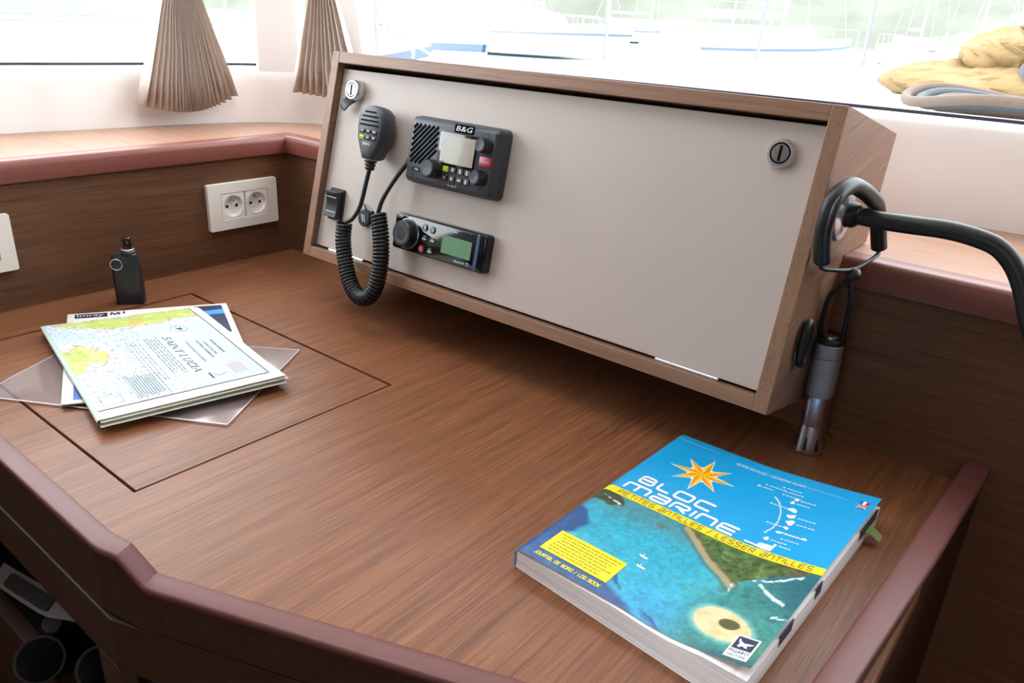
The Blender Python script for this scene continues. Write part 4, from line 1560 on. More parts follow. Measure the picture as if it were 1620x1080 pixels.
SER = {
    'S': (.62, [([(.56, .84), (.50, .97), (.30, 1.0), (.12, .90), (.10, .72), (.28, .56), (.48, .44), (.54, .26), (.44, .06), (.24, 0), (.06, .08), (.02, .22)], .10)]),
    'A': (.80, [([(.04, 0), (.40, 1)], .05), ([(.40, 1), (.74, 0)], .12), ([(.15, .34), (.60, .34)], .05), ([(-.04, 0), (.14, 0)], .05), ([(.62, 0), (.86, 0)], .05)]),
    'I': (.26, [([(.13, 0), (.13, 1)], .12), ([(0, 0), (.26, 0)], .05), ([(0, 1), (.26, 1)], .05)]),
    'N': (.84, [([(.10, 0), (.10, 1)], .05), ([(.10, 1), (.70, 0)], .12), ([(.70, 0), (.70, 1)], .05), ([(0, 0), (.2, 0)], .05), ([(0, 1), (.14, 1)], .05), ([(.6, 1), (.8, 1)], .05)]),
    'T': (.70, [([(.35, 0), (.35, 1)], .12), ([(.02, 1), (.68, 1)], .06), ([(.02, 1), (.02, .82)], .05), ([(.68, 1), (.68, .82)], .05), ([(.22, 0), (.48, 0)], .05)]),
    'L': (.62, [([(.13, 0), (.13, 1)], .12), ([(0, 0), (.56, 0)], .06), ([(.56, 0), (.58, .2)], .05), ([(0, 1), (.26, 1)], .05)]),
    'U': (.78, [([(.12, 1), (.12, .25), (.22, .05), (.40, 0), (.56, .05), (.66, .25), (.66, 1)], .09), ([(0, 1), (.26, 1)], .05), ([(.56, 1), (.76, 1)], .05)]),
    'C': (.74, [([(.68, .80), (.56, .96), (.38, 1.0), (.14, .84), (.06, .5), (.14, .16), (.38, 0), (.58, .06), (.70, .22)], .11), ([(.68, 1), (.68, .76)], .05)]),
    ' ': (.22, []),
}
m = MB()
text = 'SAINT LUCIA'
tot = sum(SER[c][0] + .12 for c in text)
sx = (.785 - .362) / tot
x = .362
for c in text:
    for pl, w in SER[c][1]:
        stroke(m, [(x + px * sx + py * .010, (.592 + py * .042)) for px, py in pl], w * .046, TX, .0004)
    x += (SER[c][0] + .12) * sx
m.build('chart_title', M_INK, ch, recalc=False)
for tx_, a0, b0, a1, ht_ in (('imray-iolaire', .478, .828, .640, .024), ('CHARTS FOR THE', .488, .784, .640, .015), ('EASTERN CARIBBEAN', .462, .750, .672, .015)):
    m = MB()
    print_text(m, tx_, a0, b0, a1, ht_, TX, .0004)
    m.build('heading_lettering', M_INK, ch, recalc=False)
m = MB()
stroke(m, [(.270, .722), (.300, .735), (.296, .752), (.278, .748), (.290, .728)], .008, TX, .0004)
m.build('seal_emblem', M_INK, ch, recalc=False)
m = MB()
stroke(m, [(.815, .650), (.875, .650)], .010, TX, .0004)
m.build('ship_drawing', M_INK, ch, recalc=False)
m = MB()
print_text(m, 'WINDWARD ISLANDS', .450, .688, .700, .016, TX, .0004)
m.build('heading_lettering', M_INKG, ch, recalc=False)
m = MB()
stroke(m, [(.285 + .040 * math.cos(a * .35), .735 + .055 * math.sin(a * .35)) for a in range(19)], .003, TX, .0004)
m.build('seal_ring', M_INKG, ch, recalc=False)
for bx in ([(.675, .228), (.675, .395), (.93, .395), (.93, .228), (.675, .228)], [(.82, .05), (.82, .155), (.90, .155), (.90, .05), (.82, .05)]):
    m = MB()
    stroke(m, bx, .002, TX, .0004)
    m.build('box_frame', M_INKG, ch, recalc=False)
m = MB()
stroke(m, [(.825, .66), (.86, .69), (.84, .74)], .0025, TX, .0004)
m.build('sail_drawing', M_INKG, ch, recalc=False)
m = MB()
rows_of_marks(m, .33, .80, .475, .565, 5, TX, .0004, .006, 3)
rows_of_marks(m, .36, .86, .36, .45, 4, TX, .0004, .004, 5)
rows_of_marks(m, .690, .915, .235, .380, 10, TX, .0004, .0065, 6)

r_ = random.Random(12)
for k in range(170):
    a, b = r_.uniform(.05, .90), r_.uniform(.04, .50)
    if inpoly(np.array([b]), np.array([1 - a]), LAND_T)[0] or inpoly(np.array([b]), np.array([1 - a]), LAND_L)[0]:
        continue
    stroke(m, [(a, b), (a + .004, b + .004)], .006, TX, .0003)
m.build('fine_print', M_INKG, ch, recalc=False)['kind'] = 'stuff'
m = MB()
for q0, q1 in (((0, .938), (.935, .938)), ((.935, .938), (.935, .012))):
    stroke(m, [(q0[0] + (q1[0] - q0[0]) * k / 16, q0[1] + (q1[1] - q0[1]) * k / 16) for k in range(17)], .0046, TX, .0005)
m.build('border_line', M_INK, ch, recalc=False)
m = MB()
rows_of_marks(m, .755, .885, .775, .86, 6, TX, .0004, .0035, 8)
m.build('pink_print', M_INKR, ch, recalc=False)['kind'] = 'stuff'

# ================================================================== BOOK
bk = thing('cruising_guide', 'thick paperback cruising guide with a blue sea-view cover', 'book', (1.05, -.30, 0))
BKb = bil((.9362, -.4482, 0), (1.1535, -.4490, 0), (.9450, -.1580, 0), (1.1620, -.1540, 0))


def bz_(u, v):
    zb_ = .0202 - .0028 * math.exp(-((u - .66) / .17) ** 2) + .0100 * max(0, (u - .68) / .32) ** 1.9
    zt_ = .0200 + .0116 * max(0, (u - .42) / .58) ** 1.5
    w = v * v * (3 - 2 * v)
    return zb_ * (1 - w) + zt_ * w - .0030 * max(0, 1 - max(u, 0) / .03) ** 2


def BK(u, v, h=0.0):
    p = BKb(u, v, 0)
    p.z = bz_(u, v) + h
    return p


def paint_cover(u, v):
    n1 = fbm(u * 6, v * 8, 1)
    n2 = fbm(u * 26, v * 34, 4)
    n3 = fbm(u * 70, v * 95, 7, 3)
    n4 = fbm(u * 14 + v * 30, v * 10 - u * 22, 14)
    wu, wv = u + .05 * (fbm(u * 8, v * 10, 31) - .5), v + .05 * (fbm(u * 8, v * 10, 32) - .5)
    c = np.zeros(u.shape + (3,)) + np.array([46., 164., 192.])
    # paler lagoon, greener shelf towards the reef, deep water by the spine
    c = mixc(c, (92, 190, 200), sst(.35, .7, n1) * .7)
    c = mixc(c, (74, 138, 150), sst(.30, .44, wv) * sst(.75, .45, wu) * .95)
    c = mixc(c, (44, 156, 204), sst(.22, .06, wv) * sst(.35, .60, wu) * sst(.85, .66, wu))
    c = mixc(c, (62, 132, 124), sst(.60, .86, wu + .25 * (.3 - wv)) * .9)
    c = mixc(c, (36, 104, 112), sst(.55, .75, n2) * sst(.62, .85, wu) * .8)
    c = mixc(c, (34, 90, 108), sst(.78, .98, wu) * sst(.18, .36, wv) * .8)
    c = mixc(c, (92, 150, 96), sst(.80, .95, wu) * sst(.16, .02, wv) * sst(.4, .6, n2) * .6)
    c = mixc(c, (36, 84, 96), sst(.05, .0, wv) * sst(.7, .9, wu) * .8)
    deep = inpoly(wu, wv, [(-.05, .345), (.06, .325), (.135, .265), (.13, .20), (.09, .17), (.40, .10), (.47, .045), (.62, .03), (.75, -.05), (-.05, -.05)])
    dd_ = dseg(wu, wv, [(-.05, .345), (.06, .325), (.135, .265), (.13, .20), (.40, .06), (.52, .035), (.75, -.05)])
    c = mixc(c, (38, 78, 134), np.where(deep, sst(0, .025, dd_), 0) * .97)
    c = mixc(c, (110, 110, 90), sst(.055, .0, np.hypot((u - .36) * .9, (v - .40) * 1.6)) * sst(.3, .6, n2) * .9)
    c = c * (.84 + .32 * n3[..., None])
    c = mixc(c, (44, 132, 160), sst(.56, .72, n2) * sst(.5, .3, wu) * .35)
    # headland
    land = inpoly(wu, wv, [(.40, .475), (.455, .45), (.525, .412), (.60, .366), (.66, .333), (.735, .305), (.80, .365), (.88, .405), (.955, .44), (1.0, .475)])
    lc = np.zeros(u.shape + (3,)) + np.array([86., 112., 58.])
    lc = mixc(lc, (60, 88, 44), sst(.45, .65, n2))
    lc = mixc(lc, (126, 116, 80), sst(.50, .68, n4) * sst(.72, .9, u))
    lc = mixc(lc, (70, 66, 50), sst(.8, .95, u) * .7)
    c = np.where(land[..., None], lc * (.62 + .8 * n3[..., None]), c)
    sh = dseg(u + .008 * (n2 - .5), v + .008 * (n2 - .5), [(.44, .455), (.53, .402), (.61, .355), (.67, .328), (.745, .290)])
    c = mixc(c, (176, 152, 112), sst(.018, .006, sh) * .95)
    c = mixc(c, (100, 92, 70), sst(.010, .0, np.abs(sh - .020)) * .6)
    # islet by the spine
    isl = inpoly(wu, wv, [(-.05, .475), (.06, .475), (.145, .436), (.10, .405), (.03, .400), (-.05, .375)])
    c = np.where(isl[..., None], np.array([58., 70., 52.]) * (.7 + .7 * n3[..., None]), c)
    # sand spit with scrub
    e = np.hypot((u - .815) * math.cos(.12) + (v - .115) * math.sin(.12) * 1.36, 0)
    a = math.radians(-18)
    du, dv = (u - .82), (v - .122) * 1.36
    sp_ = np.hypot((du * math.cos(a) + dv * math.sin(a)) / .116, (-du * math.sin(a) + dv * math.cos(a)) / .080) + .30 * (n1 - .5) + .10 * (n2 - .5)
    c = mixc(c, (150, 206, 196), sst(1.30, 1.0, sp_) * .7)
    c = mixc(c, (228, 206, 160), sst(1.04, .93, sp_))
    c = mixc(c, (206, 178, 130), sst(.45, .7, n2) * sst(1.0, .9, sp_) * .6)
    gb = np.hypot((u - .842) / .040, (v - .133) / .022) + .25 * (n2 - .5)
    c = mixc(c, (84, 86, 48), sst(1.05, .9, gb))
    # surf and reef breakers
    for pts, w in (([(.835, .335), (.87, .312), (.905, .296), (.95, .284)], .006), ([(.85, .365), (.90, .395), (.95, .428)], .005), ([(.80, .345), (.86, .37)], .003), ([(.95, .217), (1.0, .222)], .004), ([(.745, .296), (.752, .272)], .004), ([(.02, .435), (.13, .418)], .003)):
        c = mixc(c, (232, 238, 240), sst(w * 1.6, w * .4, dseg(u, v + .022 * (n2 - .5), pts) + .016 * (n3 - .45)) * .9)
    # blue head of the cover
    c = np.where((v > .470)[..., None], np.array([26., 158., 218.]), c)
    return c


M_COVER = vcol_mat('cover_print', 0.30, 0.5, 0.15)
cov = printed_sheet('front_cover', M_COVER, bk, lambda a, b: BK(a, b), paint_cover, 260, 350)
slab(MB(), BK, 0, 1, 0, 1, .0005, 48, 40, -.0004).build('cover_lining', M_PAPER, bk, smooth=50)
m = MB()
nu = 24
vs, fs = [], []


def pgz(u, v):
    return min(bz_(u, v) - .0009, .0172 + .0050 * max(u, 0) ** 2)


rings = []
for v, ins in ((.003, 0), (.997, 0)):
    pass
slices = []
for i in range(nu + 1):
    u = .006 + (1.004 - .006) * i / nu
    a, b = BKb(u, .002, 0), BKb(u, .998, 0)
    zt0, zt1 = pgz(u, 0), pgz(u, 1)
    slices.append([Vector((a.x, a.y - .0150 * u, .0009)), Vector((b.x, b.y, .0009)), Vector((b.x, b.y, zt1)), Vector((a.x, a.y - .0060 * u, zt0))])
m.loft(slices, True, True)
m.build('page_block', M_PAGES, bk)
MB().prism([(BKb(a, b).x, BKb(a, b).y) for a, b in ((0, 0), (1.003, -.052), (1.003, 1), (0, 1))], .0001, .0008).build('back_cover', M_PAPER, bk)
m = MB()
m.loft([[Vector((BKb(0, v).x - .0004, BKb(0, v).y, z)) for z in (.0002, .0165)] + [Vector((BKb(.005, v).x, BKb(.005, v).y, z)) for z in (.0165, .0002)] for v in (0, 1)], True, True)
m.build('spine', M_LBLUE, bk)
for v0, v1 in ((.425, .475), (.175, .265), (.80, .97)):  # two navy tabs; the last strip paints the dark shading under the cover
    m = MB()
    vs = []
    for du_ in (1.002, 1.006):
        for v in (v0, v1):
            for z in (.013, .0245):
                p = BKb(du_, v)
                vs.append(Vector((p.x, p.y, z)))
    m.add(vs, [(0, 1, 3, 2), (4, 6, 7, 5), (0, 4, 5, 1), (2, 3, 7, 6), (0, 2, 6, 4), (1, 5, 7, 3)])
    m.build('tab_and_shade_strip', M_NAVY, bk)
m = MB()
rings = []
for t in range(7):
    k = t / 6
    p = BKb(.99 + .075 * k, .875 + .02 * math.sin(k * 2))
    w = .008 * (1 - .35 * k)
    z = .0125 - .004 * k + .002 * math.sin(k * 5)
    rings.append([Vector((p.x, p.y - w, z)), Vector((p.x, p.y + w, z + .001)), Vector((p.x, p.y + w, z + .0016)), Vector((p.x, p.y - w, z + .0006))])
m.loft(rings, True, True)
m.build('bookmark', M_LEAF, bk, smooth=50)
H1, H2 = .00025, .00050
quad(MB(), BK, 0, 1, .4635, .5030, H1, 60, 4).build('title_band', M_YEL, bk, recalc=False)
m = MB()
techno(m, 'PETITES ANTILLES / LESSER ANTILLES', .070, .4715, .955, .0235, .0034, BK, H2, .38, .10, .30)
m.build('band_lettering', M_BROWNP, bk, recalc=False)
m = MB()
techno(m, 'BLOC', .088, .5850, .450, .0440, .0125, BK, H1, .30, .10)
techno(m, 'MARINE', .062, .5165, .608, .0430, .0125, BK, H1, .26, .10)
m.build('title_lettering', M_WPRINT, bk, recalc=False)
m = MB()
print_text(m, 'GUIDE ESCALES - CRUISING GUIDE', .352, .9310, .695, .0155, BK, H1)
m.build('subtitle_lettering', M_WPRINT, bk, recalc=False)
m = MB()
stroke(m, [(.03 + .95 * k / 30, .9640 - .012 * k / 30) for k in range(8)], .0012, BK, H1)
stroke(m, [(.70 + .18 * k / 8, .9380 - .006 * k / 8) for k in range(9)], .0012, BK, H1)
m.build('rule_line', M_WPRINT, bk, recalc=False)
# star emblem
cx, cv, AS = .278, .778, .217 / .292
wm, ym, om = MB(), MB(), MB()
for k in range(16):
    a = math.radians(22.5 * k + 4)
    R1 = (.150, .075)[k % 2]
    if k % 4 == 2:
        R1 = .138
    tip = (cx + R1 * math.cos(a), cv + R1 * AS * math.sin(a))
    for sg, mb_ in ((1, ym), (-1, om)):
        if k % 2:
            mb_ = wm
        b_ = a + sg * math.radians(22)
        r2 = .050
        base = (cx + r2 * math.cos(b_), cv + r2 * AS * math.sin(b_))
        hh = H1 + (.0002 if k % 2 == 0 else 0)
        if k % 2 == 0:
            e_ = 1.10
            wm.add([BK(cx, cv, H1 - .0001), BK(cx + (tip[0] - cx) * e_, cv + (tip[1] - cv) * e_, H1 - .0001), BK(cx + (base[0] - cx) * 1.25, cv + (base[1] - cv) * 1.25, H1 - .0001)], [(0, 1, 2)])
        mb_.add([BK(cx, cv, hh), BK(tip[0], tip[1], hh), BK(base[0], base[1], hh)], [(0, 1, 2)])
wm.build('star_rim', M_WPRINT, bk, recalc=False)
ym.build('star_ray', M_YELO, bk, recalc=False)
om.build('star_ray', M_ORG, bk, recalc=False)
# islands diagram
m = MB()
arc = [(.618, .815), (.655, .785), (.690, .735), (.710, .680), (.712, .635), (.697, .590)]
for a, b in zip(arc[:-1], arc[1:]):
    for k in range(4):
        q0 = (a[0] + (b[0] - a[0]) * k / 4, a[1] + (b[1] - a[1]) * k / 4)
        q1 = (a[0] + (b[0] - a[0]) * (k + .7) / 4, a[1] + (b[1] - a[1]) * (k + .7) / 4)
        stroke(m, [q0, q1], .007, BK, H1)
for (u, v, r, l) in ((.522, .850, .008, .05), (.545, .872, .006, .08), (.619, .890, .006, .07), (.640, .868, .005, .07), (.640, .845, .005, .07), (.706, .837, .010, .07), (.700, .812, .010, .06), (.726, .768, .020, -.08), (.741, .729, .018, .08), (.756, .691, .018, .08), (.757, .655, .012, -.07), (.747, .620, .012, .08), (.722, .568, .011, .07), (.849, .624, .011, -.08), (.771, .548, .007, .05), (.775, .590, .005, .06)):
    pts_ = [(u + r * (1 + .35 * math.sin(3 * t + u * 40)) * math.cos(t), v + r * AS * (1 + .35 * math.cos(2 * t + v * 50)) * math.sin(t)) for t in [k * math.pi / 6 for k in range(12)]]
    m.add([BK(a, b, H1) for a, b in pts_], [tuple(range(12))])
    s = 1 if l > 0 else -1
    for k in range(5):
        x0 = u + s * (r + .008) + l * k / 5
        stroke(m, [(x0, v), (x0 + l * .15, v)], .0045, BK, H1)
pts_ = [(.675, .505), (.71, .520), (.715, .535), (.765, .540), (.775, .522), (.770, .508), (.745, .500), (.73, .508)]
m.add([BK(a, b, H1) for a, b in [(.705, .512), (.712, .536), (.775, .541), (.772, .510), (.74, .506)]], [(0, 1, 2, 3, 4)])
stroke(m, [(.655, .518), (.712, .516)], .008, BK, H1)
m.build('islands_diagram', M_WPRINT, bk, recalc=False)
# yellow notice box, imprint line, boats, publisher badge, flags
m = MB()
for (a0, a1, b0, b1) in ((.068, .387, .053, .168),):
    quad(m, BK, a0, a1, b0, b1, H1 + .0001, 16, 10)
m.build('notice_box', M_YEL, bk, recalc=False)
m = MB()
rows_of_marks(m, .085, .375, .060, .160, 7, BK, H2 + .0001, .0045, 31)
m.build('notice_print', mat('notice_ink', rgb(178, 158, 52), .4, var=.05), bk, recalc=False)['kind'] = 'stuff'
m = MB()
techno(m, 'JOURNAL DE BORD / LOG BOOK', .070, .0230, .382, .0130, .0032, BK, H1, .35)
m.build('imprint_lettering', M_YEL, bk, recalc=False)
for u, v in ((.405, .232), (.430, .186)):
    m = MB()
    m.add([BK(u - .022, v + .004, H1), BK(u - .010, v - .005, H1), BK(u + .018, v - .006, H1), BK(u + .024, v + .002, H1)], [(0, 1, 2, 3)])
    stroke(m, [(u - .002, v), (u - .004, v + .014)], .003, BK, H1)
    m.build('boat_print', M_WPRINT, bk, recalc=False)
quad(MB(), BK, .893, .975, .014, .108, H1, 4, 4).build('publisher_badge', M_WPRINT, bk, recalc=False)
quad(MB(), BK, .900, .968, .052, .102, H2, 4, 4).build('badge_field', M_NAVY, bk, recalc=False)
m = MB()
wing = [(.908, .094), (.918, .084), (.930, .078), (.946, .080), (.964, .082), (.955, .074), (.943, .070), (.950, .062), (.940, .060), (.932, .066), (.922, .058), (.914, .062), (.918, .072), (.910, .082)]
m.add([BK(a, b, H2 + .0002) for a, b in wing], [tuple(range(len(wing)))])
m.build('badge_bird', M_WPRINT, bk, recalc=False)
m = MB()
print_text(m, 'FIGARO', .900, .0345, .968, .013, BK, H2)
print_text(m, 'NAUTISME', .902, .0195, .966, .009, BK, H2)
m.build('badge_lettering', M_NAVY, bk, recalc=False)
for k, mm in enumerate((M_BLUE, M_WPRINT, M_RED)):
    quad(MB(), BK, .934 + .013 * k, .947 + .013 * k, .924, .950, H1, 1, 1).build('flag_stripe', mm, bk, recalc=False)
fl = quad(MB(), BK, .932, .975, .896, .922, H1, 2, 2).build('flag_field', M_NAVY, bk, recalc=False)
m = MB()
stroke(m, [(.932, .909), (.975, .909)], .007, BK, H2)
stroke(m, [(.9535, .896), (.9535, .922)], .007, BK, H2)
stroke(m, [(.932, .896), (.975, .922)], .004, BK, H2)
stroke(m, [(.932, .922), (.975, .896)], .004, BK, H2)
m.build('flag_cross', M_WPRINT, fl, recalc=False)
m = MB()
stroke(m, [(.932, .909), (.975, .909)], .0035, BK, H2 + .0002)
stroke(m, [(.9535, .896), (.9535, .922)], .0035, BK, H2 + .0002)
m.build('flag_cross', M_RED, fl, recalc=False)

# ================================================================== BINOCULARS IN THE OPEN SHELF
bn = thing('binoculars', 'black binoculars with a grey strap in the dark shelf under the table', 'binoculars', (.50, -.64, -.252))
BAX = Vector((.55, -.28, .50)).normalized()
c1 = Vector((.487, -.702, -.224))
b1 = MB().lathe(c1 - BAX * .085, BAX, [(.020, 0), (.0235, .004), (.0245, .030), (.0245, .078), (.0255, .080), (.0255, .085), (.0225, .0852)], 32).build('barrel', M_BLACKP, bn, smooth=35)
MB().lathe(c1 + BAX * .0004, BAX, [(.0225, 0), (.0150, .0022), (.0, .0030)], 32).build('lens', M_VGLASS, b1, smooth=60)
c2 = Vector((.556, -.668, -.214))
b2 = MB().lathe(c2 - BAX * .085, BAX, [(.018, 0), (.0215, .004), (.0225, .030), (.0225, .078), (.0235, .080), (.0235, .085), (.0205, .0852)], 32).build('barrel', M_BLACKP, bn, smooth=35)
MB().lathe(c2 + BAX * .0004, BAX, [(.0205, 0), (.0150, .0022), (.0, .0030)], 32).build('lens', M_VGLASS, b2, smooth=60)
MB().tube([c1 - BAX * .05, c2 - BAX * .05], .010, 10).build('bridge', M_BLACKP, bn, smooth=50)
kc = Vector((.482, -.682, -.190))
MB().lathe(kc - BAX * .030, BAX, [(.0105, 0), (.0110, .004), (.0110, .026), (.0095, .029), (.004, .0295)], 24).build('focus_knob', M_BLACKP, bn, smooth=35)
s0, s1 = Vector((.300, -.676, -.226)), Vector((.558, -.676, -.146))
sdv = (s1 - s0)
sup = Vector((.20, -.55, .80)).normalized()
sw_ = sdv.normalized().cross(sup).normalized()
m = MB()
rings = []
for k in range(13):
    t = k / 12
    w = .0125 * (1 if t < .72 else max(.04, 1 - (t - .72) / .28))
    p = s0 + sdv * t + sup * .006 * math.sin(t * 3.0)
    rings.append([p + sw_ * w, p + sw_ * w + sup * .003, p - sw_ * w + sup * .003, p - sw_ * w])
m.loft(rings, True, True)
stp = m.build('strap', mat('grey_strap', rgb(112, 106, 104), .5, var=.05), bn, smooth=50)


def SPM(a, b, h=0.0):
    t = .18 + .55 * a
    return s0 + sdv * t + sup * (.006 * math.sin(t * 3.0) + .003 + h) - sw_ * (.009 * (b * 2 - 1))


pd = MB().loft([[SPM(x, y, h) for x, y in rrect(0, 1, 0.05, .95, .12, 3)] for h in (0, .002)], True, True).build('strap_pad', M_BLACKP, stp)

# ================================================================== OUTSIDE: OWN DECK, MARINA, SHORE
M_DECK = mat('deck_white', rgb(236, 236, 234), .5, var=.02)
M_HULL = mat('hull_white', rgb(238, 238, 238), .35, var=.01)
M_STRIPE = mat('hull_blue', rgb(88, 102, 128), .4, var=.05)
M_BWIN = mat('boat_window', rgb(104, 108, 114), .2, var=.08)
M_MAST = mat('mast_alloy', rgb(200, 200, 202), .4, var=.03)
M_CANVAS = mat('canvas_cover', rgb(120, 124, 140), .8, var=.1)
M_WATER = mat('harbour_water', rgb(60, 88, 94), .30, bump=.5, bscale=2.5, var=.12, vscale=.15)
M_HILL = mat('hillside_green', rgb(90, 93, 82), .9, var=.55, vscale=.12)
M_SAIL = mat('orange_canvas', rgb(122, 98, 62), .8, var=.18, vscale=14, bump=.3, bscale=60)
M_BAG = mat('grey_bag', rgb(86, 84, 94), .7, var=.1, vscale=20)
M_ROPE1 = mat('rope_tan', rgb(78, 64, 54), .8, var=.2, vscale=90)
M_ROPE2 = mat('rope_blue', rgb(52, 60, 68), .8, var=.25, vscale=90)
tag(MB().box(-260, 260, -200, 300, -1.5, -1.3).build('water', M_WATER, loc=(0, 20, -1.3)), 'pale blue-green harbour water around the boats', 'water', kind='structure')
m = MB()
hr = random.Random(4)
for i in range(61):
    pass


def hill(a, b):
    x = -190 + 330 * a
    y = 120 - 60 * abs(a - .5) + 40 * b
    z = -1.5 + b * (26 + 5 * math.sin(a * 9) + 3 * math.sin(a * 23 + 1) + hr.uniform(-.5, .5))
    return Vector((x, y, z))


m.grid(hill, 60, 6)
tag(m.build('hillside', M_HILL, smooth=80, loc=(0, 150, -1.4)), 'hazy green hillside beyond the marina masts', 'hill', kind='structure')
dp = [(-.36, -3.2), (-1.45, -3.2), (-1.45, 1.2), (-1.42, 2.0), (-1.30, 2.85), (-1.02, 4.6), (-.85, 5.1), (-.62, 5.25), (-.40, 5.05), (-.05, 4.1), (.25, 3.45), (.8, 3.2), (4.2, 3.2), (4.2, .40), (1.3, .368), (.65, .345), (.05, .27), (-.15, .17), (-.25, .06), (-.31, -.3)]
mb = MB()
tr = tessellate_polygon([[Vector((x, y, 0)) for x, y in dp]])
n = len(dp)
mb.add([Vector((x, y, .245)) for x, y in dp] + [Vector((x, y, .05)) for x, y in dp], [tuple(t) for t in tr] + [tuple(n + k for k in reversed(t)) for t in tr] + [(i, (i + 1) % n, n + (i + 1) % n, n + i) for i in range(n)])
tag(mb.build('floor_deck', M_DECK, bevel=.03, segs=3), 'bright white foredeck outside the cabin windows', 'deck', kind='structure')
# guard rail along the deck edge
gr = thing('guard_rail', 'white guard rail wires and stanchions along the deck edge outside', 'railing', (-1.43, 1.5, .245))
M_WIRE = mat('rail_steel', rgb(108, 106, 112), .4, var=.05)
for x, y in ((-1.43, -1.8), (-1.43, -.2), (-1.43, 1.5), (-1.24, 3.0), (-1.0, 4.55), (-.45, 5.05)):
    MB().tube([(x, y, .245), (x, y, .86)], .012, 10).build('stanchion', M_WIRE, gr, smooth=60)
    MB().lathe((x, y, .245), (0, 0, 1), [(.03, 0), (.03, .006), (.016, .012)], 14).build('stanchion_base', M_WIRE, gr)
MB().tube([(-1.43, 1.5, .40), (-1.30, 1.75, .25)], .006, 8).build('brace', M_WIRE, gr)
for z in (.385, .366, .60, .85):
    MB().tube([(-1.43, -3, z), (-1.43, 1.5, z), (-1.24, 3.0, z), (-.85, 5.0, z)], .0035, 6).build('wire', M_WIRE, gr)
# crumpled orange canvas and rope on the deck


def lump(name, c, rx, ry, rz, m_, parent, seed, amp, fold=0.0, n1=48, n2=28):
    r = np.random.default_rng(seed)
    ph = r.uniform(0, 6.28, 12)
    mb = MB()

    def fn(a, b):
        th, fi = a * 2 * math.pi, (b - .5) * math.pi
        k = 1 + amp * (math.sin(3 * th + ph[0]) * math.cos(2 * fi + ph[1]) + .6 * math.sin(5 * th + ph[2] + 3 * fi) + .35 * math.sin(9 * th + 7 * fi + ph[3]))
        k += fold * abs(math.sin(11 * th + 4 * math.sin(3 * fi + ph[4]) + ph[5]))
        z = c[2] + rz * math.sin(fi) * k
        return Vector((c[0] + rx * math.cos(th) * math.cos(fi) * k, c[1] + ry * math.sin(th) * math.cos(fi) * k, max(z, .246)))
    mb.grid(fn, n1, n2)
    return mb.build(name, m_, parent, smooth=60, recalc=False)


sb = thing('canvas_heap', 'crumpled orange canvas heap with a grey bag on the foredeck', 'canvas', (.80, 2.62, .246))
lump('canvas_roll', (.72, 2.60, .29), .34, .22, .085, M_SAIL, sb, 3, .08, .10)
lump('canvas_fold', (.80, 2.62, .40), .17, .14, .085, M_SAIL, sb, 8, .12, .16)
lump('canvas_fold', (1.05, 2.70, .33), .22, .16, .10, M_SAIL, sb, 9, .10, .14)
lump('bag', (.905, 2.44, .345), .070, .05, .085, M_BAG, sb, 10, .10, .06)
rp_ = thing('rope_coil', 'flat coil of tan and blue rope on the deck below the orange canvas', 'rope', (.95, 1.75, .246))
for k, (r0, mm) in enumerate(((.34, M_ROPE1), (.30, M_ROPE2), (.26, M_ROPE1), (.22, M_ROPE1), (.18, M_ROPE2))):
    MB().tube([(.98 + r0 * math.cos(t * math.pi / 24), 1.82 + r0 * .8 * math.sin(t * math.pi / 24), .262 + .020 * (4 - k) * (.4 + .2 * math.sin(t * .4))) for t in range(49)], .015, 8, False).build('rope_turn', mm, rp_, smooth=60)


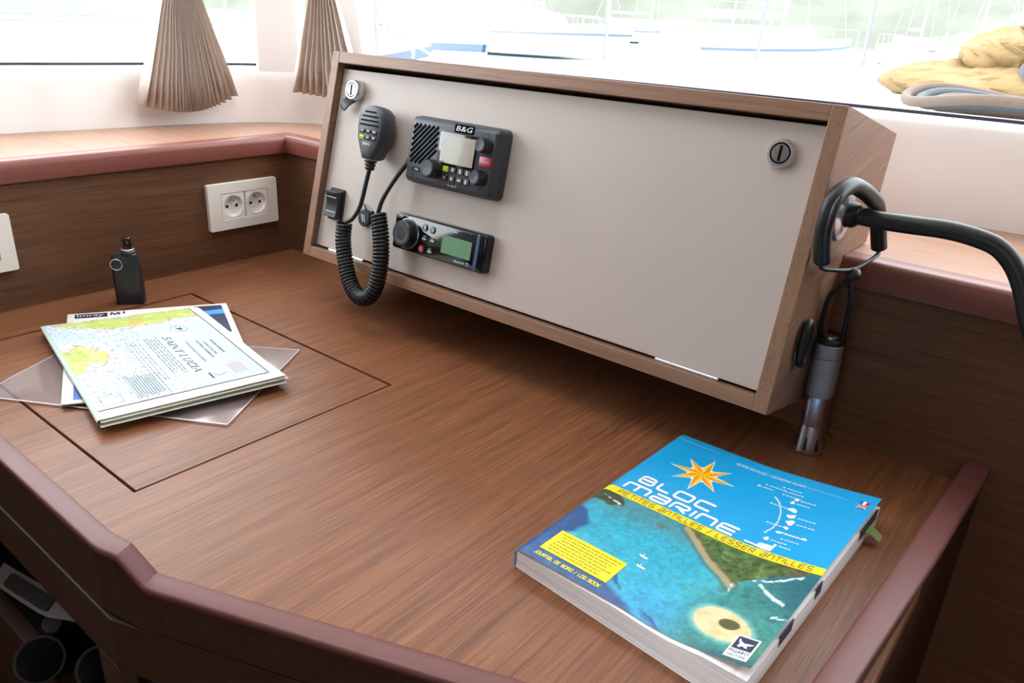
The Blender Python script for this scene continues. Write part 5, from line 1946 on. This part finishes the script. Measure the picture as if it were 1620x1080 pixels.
# moored boats
def boat(name, label, loc, ang, L, B, FBD, stripe, mast, seed, cat='boat'):
    r = random.Random(seed)
    o = thing(name, label, cat, loc, 'boats moored in the marina')
    ca, sa = math.cos(ang), math.sin(ang)

    def M(x, y, z):
        return Vector((loc[0] + x * ca - y * sa, loc[1] + x * sa + y * ca, loc[2] + z))
    secs = []
    for i in range(13):
        t = i / 12
        x = -L / 2 + L * t
        w = B / 2 * (1 - max(0, (t - .35) / .65) ** 2.2) * (.86 + .14 * min(1, t * 5)) + .02
        sh = FBD * (1 + .22 * t * t)
        rake = .12 * L * max(0, t - .7)
        secs.append([M(x + rake * 0, -w * .3, -.1), M(x, -w * .86, .12), M(x + rake * .5, -w * .98, sh * .55), M(x + rake, -w, sh), M(x + rake, 0, sh + .06), M(x + rake, w, sh), M(x + rake * .5, w * .98, sh * .55), M(x, w * .86, .12), M(x, w * .3, -.1)])
    hull = MB().loft(secs, True, True).build('hull', M_HULL, o, smooth=50)
    for sg in (-1, 1):
        m = MB()
        rings = []
        for i in range(13):
            t = i / 12
            x = -L / 2 + L * t
            w = B / 2 * (1 - max(0, (t - .35) / .65) ** 2.2) * (.86 + .14 * min(1, t * 5)) + .02
            sh = FBD * (1 + .22 * t * t)
            rake = .12 * L * max(0, t - .7)
            rings.append([M(x + rake * .8, sg * (w * 1.0 + .012), sh * .76), M(x + rake * .9, sg * (w * 1.0 + .012), sh * .84), M(x + rake * .9, sg * (w - .05), sh * .84), M(x + rake * .8, sg * (w - .05), sh * .76)])
        m.loft(rings, True, True)
        m.build('stripe', stripe, hull)
    cz = FBD * 1.06
    ch_ = r.uniform(.5, .9)
    m = MB()
    m.loft([[M(x, y, z) for x, y in rrect(-L * .28 + i, L * .20 - i * 2.5, -B * .32 + i * .5, B * .32 - i * .5, .25, 4)] for z, i in ((cz - .1, 0), (cz + ch_ * .8, .18), (cz + ch_, .35))], True, True)
    cb = m.build('cabin', M_HULL, o, smooth=40)
    for sg in (-1, 1):
        for k in range(3):
            x0 = -L * .22 + k * L * .12
            MB().add([M(x0, sg * (B * .32 + .02), cz + .12), M(x0 + L * .09, sg * (B * .32 + .02), cz + .12), M(x0 + L * .09, sg * (B * .30), cz + ch_ * .62), M(x0, sg * (B * .30), cz + ch_ * .62),
                      M(x0, sg * (B * .26), cz + .12), M(x0 + L * .09, sg * (B * .26), cz + .12), M(x0 + L * .09, sg * (B * .24), cz + ch_ * .62), M(x0, sg * (B * .24), cz + ch_ * .62)],
                     [(0, 1, 2, 3), (7, 6, 5, 4), (0, 4, 5, 1), (1, 5, 6, 2), (2, 6, 7, 3), (3, 7, 4, 0)]).build('cabin_window', M_BWIN, cb)
    if mast:
        hm = L * 1.25
        mo = MB().tube([M(L * .08, 0, cz), M(L * .08, 0, hm)], .085, 8).build('mast', M_MAST, o, smooth=60)
        MB().tube([M(L * .08, 0, cz + ch_ + .5), M(-L * .36, 0, cz + ch_ + .45)], .11, 8).build('boom_cover', M_CANVAS, mo, smooth=60)
        for z_ in (.45, .72):
            MB().tube([M(L * .08, -B * .28, hm * z_), M(L * .08, B * .28, hm * z_)], .03, 6).build('spreader', M_MAST, mo)
        for e in ((L * .5, 0), (-L * .48, 0), (L * .02, B * .46), (L * .02, -B * .46)):
            MB().tube([M(e[0], e[1], cz), M(L * .08, 0, hm)], .012, 4).build('stay', M_MAST, mo)
    for sg in (-1, 1):
        for k in range(6):
            x0 = -L * .45 + k * L * .16
            MB().tube([M(x0, sg * B * .44, FBD), M(x0, sg * B * .44, FBD + .65)], .016, 6).build('rail_post', M_MAST, o)
        MB().tube([M(-L * .45, sg * B * .44, FBD + .65), M(L * .35, sg * B * .44, FBD + .70)], .012, 6).build('rail_wire', M_MAST, o)
    return o


W0 = -1.3
boat('motor_yacht', 'large white yacht lying close outside the left window', (-6.0, 1.0, W0), math.radians(94), 11.0, 3.4, 1.30, M_STRIPE, False, 1)
boat('sailing_boat', 'white boat with a pale blue stripe seen left in the front window', (-12.5, 12.0, W0), math.radians(-28), 10.0, 3.2, 1.25, M_STRIPE, True, 2)
specs = [(-24, 30, 20, 11, True), (-13, 34, 75, 12, True), (-4, 36, 95, 11, True), (5, 33, 85, 10, True), (-34, 44, 60, 13, True), (-20, 50, 80, 12, True), (-8, 52, 100, 12, True), (2, 50, 78, 11, True), (11, 46, 92, 12, True), (-45, 52, 40, 12, True), (-28, 62, 85, 13, True), (-14, 64, 95, 12, True), (0, 66, 85, 13, True), (-38, 66, 70, 12, True)]
for k, (x, y, a, L, ms) in enumerate(specs):
    boat('sailing_boat', 'distant white sailing boat moored in the marina beyond the foredeck', (x, y, W0), math.radians(a), L, L * .32, 1.2, M_STRIPE if k % 3 else M_BWIN, ms, 20 + k)
